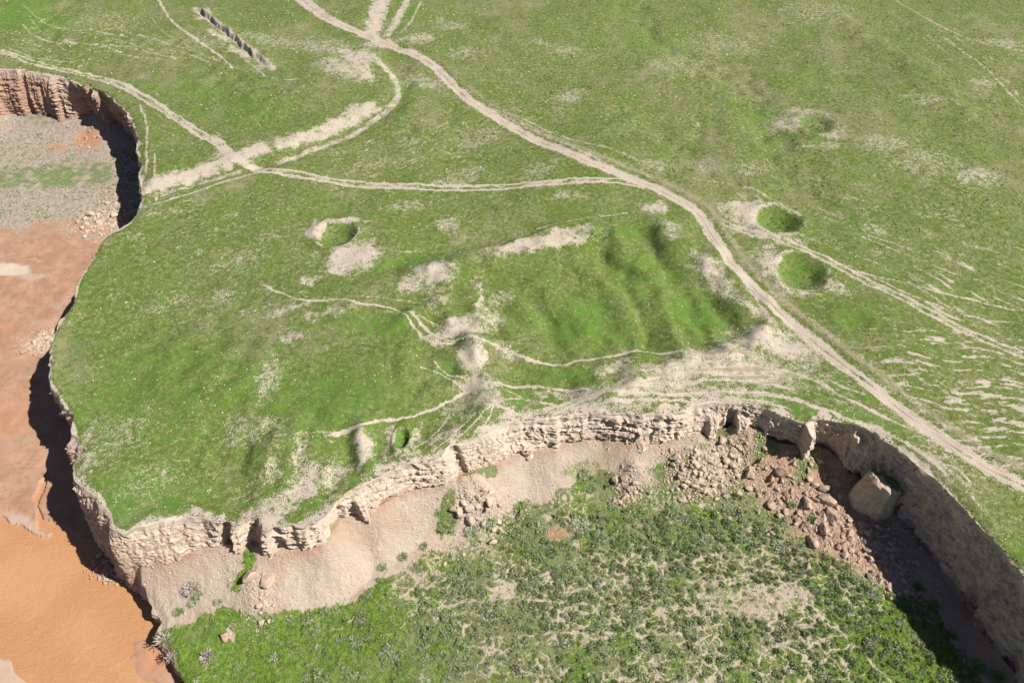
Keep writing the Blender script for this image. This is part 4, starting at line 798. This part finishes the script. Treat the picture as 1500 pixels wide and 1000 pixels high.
for k_, i_ in enumerate(order):
    x, y, z, r, lab, g, pale = boulders[i_]
    if k_ >= 298: rest.append((x, y, r, pale)); continue
    o = obj('boulder', (PALE_ME if pale else ROCK_ME)[int(rng.integers(0, 6 if pale else 10))])
    o.location = (x, y, bz_[i_]+r*.22); o.scale = (r, r, r*rng.uniform(.8, 1.15)); o.rotation_euler = (rng.uniform(-.4, .4), rng.uniform(-.4, .4), rng.uniform(0, 6.28))
    set_prop(o, lab, 'boulder', GROUPNAME if g is None else lab.replace('a ', '', 1)[:60])
sx = np.array([(a, b, c, d) for a, b, c, d in small_xyz]+rest)
sx = sx[samp(SDF, sx[:, 0], sx[:, 1]) > .2]
sz = low_z(sx[:, 0], sx[:, 1])
for pale, m_, lab in ((0, M_ROCK, 'loose brown clods and small stones strewn over the rubble heaps'), (1, M_PALE, 'loose pale chips and small stones strewn over the pale rockfalls')):
    k_ = sx[:, 3] == pale
    v, f = merge(SMALL, np.c_[sx[k_, :2], sz[k_]+sx[k_, 2]*.2], sx[k_, 2], rng.uniform(0, 6.28, k_.sum()))
    set_prop(obj('rubble', mesh_from('rubble', v, f, m_, smooth=False)), lab, 'rubble', None, 'stuff')

# ---- fallen cliff block with turf on its top
bc = un(1283, 722, -9.5); gz = float(low_z(bc[0], bc[1])[0])
blk = bpy.data.objects.new('fallen_block', None); C.objects.link(blk); blk.location = (bc[0], bc[1], gz)
blk.rotation_euler = (0, 0, math.radians(-33))
set_prop(blk, 'huge tilted cliff block with grass on top standing in front of the shaded wall', 'cliff block')
planes = [(.06, .05, 1, 3.9), (.5, -.55, 1, 4.4), (-.45, -.4, 1, 4.2), (1, .1, .1, 4.8), (-1, 0, .12, 4.2), (0, 1, .05, 2.1), (0, -1, .22, 2.4), (.7, -.7, .2, 3.3), (-.7, -.7, .25, 3.2), (-.6, .7, 0, 3.2), (.8, .6, .1, 3.3), (0, 0, -1, 4.5)]
bv, bf = rock_geo(41, 4, (1, 1, 1), planes=planes, rough=.05); bv = bv*(1+.035*fbm(bv[:, 0]*1.1+bv[:, 2]*.4, bv[:, 1]*1.1+bv[:, 2]*.9, 4, 163))[:, None]*np.array([.8, .9, .92])
bv = bv+np.array([0, 0, 3.4]); m1 = obj('clay_mass', mesh_from('clay_mass', bv, bf, M_PALE, smooth=False), blk)
fc = bv[bf].mean(1); nn = np.cross(bv[bf[:, 1]]-bv[bf[:, 0]], bv[bf[:, 2]]-bv[bf[:, 0]]); nn /= np.linalg.norm(nn, axis=1)[:, None]+1e-9
sel = (nn[:, 2] > .6) & (fc[:, 2] > 5.6) & (fc[:, 1]*.9+fc[:, 0]*.3+.8*perlin(fc[:, 0], fc[:, 1], 161) > .25)
tv, tf = bv.copy(), bf[sel]; tv = tv+np.array([0, 0, .06]); us = np.unique(tf); mp_ = np.zeros(len(tv), int); mp_[us] = np.arange(len(us))
M_TURF = make_leaf('turf', (.06, .12, .02), (.17, .24, .06), 3.)
obj('turf_cap', mesh_from('turf_cap', tv[us], mp_[tf], M_TURF), blk)
tl = un(1326, 752, -12.3); tz_ = float(low_z(tl[0], tl[1])[0])
pv, pf = rock_geo(47, 4, (3.4, 1.5, 1.7), 12, .08)
o = obj('fallen_slab', mesh_from('fallen_slab', pv, pf, M_ROCK, smooth=False)); o.location = (tl[0], tl[1], tz_+.5); o.rotation_euler = (0, .25, math.radians(-42))
set_prop(o, 'long broken slab lying in shade behind the huge tilted block', 'rock slab')

# ---- brush on the terrace
BUSH = [blades(400+i_, 70, .5, .55, .085) for i_ in range(6)]
BIG = [blades(420+i_, 260, .5, .5, .045) for i_ in range(4)]
DRYB = [blades(440+i_, 60, .5, .5, .035, 1.1) for i_ in range(3)]
def make_brush(name, a, b, c):
    t = NT(name); n = t.noise(4., 3, .7); m = t.noise(.6, 3, .6, seed=3)
    col = t.mix(t.mr(n, .4, .6), a, b); col = t.mix(t.mr(m, .4, .62, 0, .8), col, c); return t.out(col, .9)
M_BR = make_brush('sage_brush', (.30, .33, .21), (.54, .54, .42), (.25, .35, .11))
M_BG = make_brush('green_shrub', (.14, .23, .05), (.28, .39, .11), (.36, .38, .24))
cand = rng.uniform([-62, 18], [80, 72], size=(52000, 2)); X, Y = cand[:, 0], cand[:, 1]
okm = (samp(SDB, X, Y) > .6) & (samp(SDF, X, Y) > 2.2); X, Y = X[okm], Y[okm]
bare, red, dryv, px, py = terrace_cover(X, Y)
dens = .10+.75*sm(560, 680, px)*sm(1300, 1220, px)*sm(735, 775, py)*sm(1000, 860, py)+.30*sm(820, 860, py)*sm(250, 500, px)+.35*sm(1000, 1100, px)*sm(1400, 1300, px)*sm(850, 900, py)*.3
dens = dens*(.55+1.1*fbm(X/5, Y/5, 3, 171)+.35)*sm(.42, .12, bare)*(1-.6*sm(6, 3, samp(SDF, X, Y)))
keep = rng.random(len(X)) < dens*.42; X, Y, px, py = X[keep], Y[keep], px[keep], py[keep]
r = .26+.5*rng.random(len(X))**2.2; kind = np.where(rng.random(len(X)) < np.where(px > 560, .72, .5), 0, 1)
BG = [(855, 690, 2.6), (868, 715, 2.2), (933, 748, 3.0), (850, 770, 3.4), (910, 772, 2.6), (880, 785, 2.2), (985, 745, 2.6), (1015, 760, 2.2), (1070, 745, 2.6), (1035, 790, 2.4), (765, 738, 3.4), (795, 775, 2.6), (715, 762, 3.4), (690, 775, 2.8), (700, 790, 2.6), (650, 770, 2.2), (1140, 800, 2.4), (1090, 790, 2.), (775, 810, 2.), (830, 800, 2.2), (1280, 870, 2.2), (1345, 860, 2.), (1370, 885, 1.8), (1365, 905, 2.), (1395, 930, 1.8), (1410, 960, 2.2), (1432, 975, 2.2), (1460, 992, 2.4), (1320, 950, 2.4), (1160, 740, 1.8), (1145, 760, 2.), (1390, 985, 2.6), (290, 868, 2.2), (285, 880, 2.), (320, 880, 1.6), (262, 895, 1.8), (590, 815, 1.8), (620, 800, 1.6), (560, 830, 1.8), (935, 790, 2.2), (1000, 800, 2.4), (1190, 760, 1.6)]
bxy = np.array([low_at(a, b)[:2] for a, b, _ in BG]); X = np.r_[bxy[:, 0], X]; Y = np.r_[bxy[:, 1], Y]; r = np.r_[np.array([q[2] for q in BG])*.62, r]
px = np.r_[[q[0] for q in BG], px]; py = np.r_[[q[1] for q in BG], py]; kind = np.r_[(rng.random(len(BG)) < .35).astype(int), kind]
Z = terrace_h(X, Y)
BME = {0: [mesh_from('shrub', v, f, M_BR, smooth=False) for v, f in BUSH], 1: [mesh_from('shrub', v, f, M_BG, smooth=False) for v, f in BUSH], 2: [mesh_from('shrub', v, f, M_BR, smooth=False) for v, f in BIG], 3: [mesh_from('shrub', v, f, M_BG, smooth=False) for v, f in BIG]}
order = np.argsort(-r/np.hypot(Y, CAM_H+14)); od = np.zeros(len(X), bool); od[order[:296]] = True
def region(px, py):
    if px < 560: return 'in the lush grass at the lower left of the terrace' if py > 880 else 'at the pale slope edge on the left of the terrace'
    if py < 780: return 'in the green band just below the front cliff' if px < 1110 else 'on the green slope left of the big rubble heap'
    if px > 1240: return 'on bright grass near the deep shadow at the lower right'
    if py < 850: return 'in the dense brush across the middle of the terrace'
    return 'among the pale trails on the lower terrace'
for i_ in np.nonzero(od)[0]:
    big = r[i_] > .98; k_ = int(kind[i_]); o = obj('shrub', BME[k_+(2 if big else 0)][int(rng.integers(0, 4 if big else 6))])
    o.location = (X[i_], Y[i_], Z[i_]-.04); o.scale = (r[i_]*2, r[i_]*2, min(r[i_]*1.3, 1.5)); o.rotation_euler = (0, 0, rng.uniform(0, 6.28))
    c = 'grey-green' if k_ == 0 else 'dark green'; lab = f"{'big spreading' if big else 'small'} {c} shrub {region(px[i_], py[i_])}"
    set_prop(o, lab, 'shrub', f"{c} shrubs {region(px[i_], py[i_])}")
m_ = ~od
for k_, mt, lab in ((0, M_BR, 'low grey brush spread thickly over the terrace'), (1, M_BG, 'low green brush spread over the terrace')):
    q = m_ & (kind == k_); v, f = merge(BUSH, np.c_[X[q], Y[q], Z[q]-.03], r[q]*2, rng.uniform(0, 6.28, q.sum()))
    set_prop(obj('brush', mesh_from('brush', v, f, mt, smooth=False)), lab, 'brush', None, 'stuff')
x = rng.uniform(-190, -88, 30000); y = rng.uniform(118, 190, 30000); k_ = (samp(SDF, x, y) > 2) & (rng.random(30000) < .30+1.1*fbm(x/6, y/3, 3, 201)) & ((x-un(165, 195, -15.5)[0])**2+(y-un(165, 195, -15.5)[1])**2 > 200); x, y = x[k_], y[k_]
qx, qy = pr(x, y, x*0-16); k_ = (qy > 185) & (qy < 325); x, y = x[k_], y[k_]
v, f = merge(BUSH, np.c_[x, y, flood_h(x, y)[0]-.05], .3+.5*rng.random(len(x))**2, rng.uniform(0, 6.28, len(x)))
set_prop(obj('brush', mesh_from('brush', v, f, M_BR, smooth=False)), 'low grey brush on the far floodplain below the shaded wall', 'brush', None, 'stuff')
# dead shrubs on the river bank
for i_, (a, b, rr_, mt, lab) in enumerate([(241, 938, 1.7, M_TWIG, 'bleached leafless shrub hanging on the edge of the river bank'), (252, 962, 1.2, M_TWIG, 'smaller leafless shrub further down the river bank edge'), (283, 862, 1.8, M_TWIG, 'leafless grey shrub on the pale slope above the lush grass'), (305, 962, 1.5, M_TWIG, 'bleached fallen shrub in the lush grass near the bottom left')]):
    x, y, z = low_at(a, b); v, f = blades(460+i_, 120, .5, .45, .03, 1.1); o = obj('dead_shrub', mesh_from('dead_shrub', v, f, mt, smooth=False)); o.location = (x, y, z); o.scale = (rr_*2,)*3
    set_prop(o, lab, 'dead shrub')
# ---- grass on the terrace
TUFT = [blades(480+i_, 5, .16, .26, .06, 1.2) for i_ in range(6)]
cand = rng.uniform([-62, 14], [84, 75], size=(150000, 2)); X, Y = cand[:, 0], cand[:, 1]
okm = (samp(SDB, X, Y) > .2) & (samp(SDF, X, Y) > .5); X, Y = X[okm], Y[okm]; bare, red, dryv, px, py = terrace_cover(X, Y)
keep = rng.random(len(X)) < sm(.5, .2, bare+.2*perlin(X*1.3, Y*1.3, 181))*(.65+.3*sm(.35, -.1, dryv)); X, Y = X[keep], Y[keep]
v, f = merge(TUFT, np.c_[X, Y, terrace_h(X, Y)-.02], .7+.8*rng.random(len(X)), rng.uniform(0, 6.28, len(X)))
set_prop(obj('grass', mesh_from('grass', v, f, M_GRASS, smooth=False)), 'tufts of bright green grass covering the terrace', 'grass', None, 'stuff')
# ---- tussocks and pale stones on the pasture
def scatter_top(n, y0=26, y1=262):
    y = y0+(y1-y0)*rng.random(n)**.8; x = rng.uniform(-1, 1, n)*(y*FY+CAM_H*UY*0+100*.743)*.78
    k_ = rim_sd(x, y) > .4; return x[k_], y[k_]
x, y = scatter_top(36000); k_ = rng.random(len(x)) < .25+.8*sm(-.1, .5, fbm(x/11, y/11, 3, 191)); x, y = x[k_], y[k_]
for c_ in CRATERS[:5]:
    w_ = un(c_[0], c_[1]); q_ = rng.normal(size=(int(3.5*c_[2]**2), 2))*c_[2]*.36; x = np.r_[x, w_[0]+q_[:, 0]+c_[2]*.3]; y = np.r_[y, w_[1]+q_[:, 1]]
b_ = plateau_cover(x, y)[0]; x, y = x[b_ < .3], y[b_ < .3]
v, f = merge([blades(500+i_, 6, .17, .14, .10, 1.2) for i_ in range(5)], np.c_[x, y, plateau_h(x, y)-.01], (.6+1.1*rng.random(len(x))**2)*(1+.35*(y > 120)), rng.uniform(0, 6.28, len(x)))
set_prop(obj('tussocks', mesh_from('tussocks', v, f, M_TUSS, smooth=False)), 'small dark green tussocks dotted over the pasture', 'tussocks', None, 'stuff')
ri = rng.integers(0, len(RIMD), 5200); ri = ri[rng.random(len(ri)) < .15+1.1*sm(-.1, .4, perlin(ri/60., ri*0., 212))]; ro = -rng.random(len(ri))**2*.9+.06
x, y = RIMD[ri, 0]+NRM[ri, 0]*ro, RIMD[ri, 1]+NRM[ri, 1]*ro; k_ = (np.abs(x) < 170) & (y > 20); x, y = x[k_], y[k_]
v, f = merge([blades(520+i_, 7, .2, .2, .11, 1.2) for i_ in range(5)], np.c_[x, y, plateau_h(x, y)-.02], .6+.9*rng.random(len(x))**2, rng.uniform(0, 6.28, len(x)))
set_prop(obj('tussocks', mesh_from('tussocks', v, f, M_TUSS, smooth=False)), 'ragged grass tussocks growing along the broken cliff edge', 'tussocks', None, 'stuff')
x, y = scatter_top(16000); k_ = rng.random(len(x)) < .25+.9*sm(.0, .6, fbm(x/16, y/16, 3, 192)); x, y = x[k_], y[k_]
v, f = merge(TINY, np.c_[x, y, plateau_h(x, y)+.02], (.05+.13*rng.random(len(x))**2.5)*(1+.5*sm(90, 200, y)), rng.uniform(0, 6.28, len(x)))
set_prop(obj('scattered_stones', mesh_from('scattered_stones', v, f, M_STONE, smooth=False)), 'tiny pale stones sprinkled over the green pasture', 'stones', None, 'stuff')
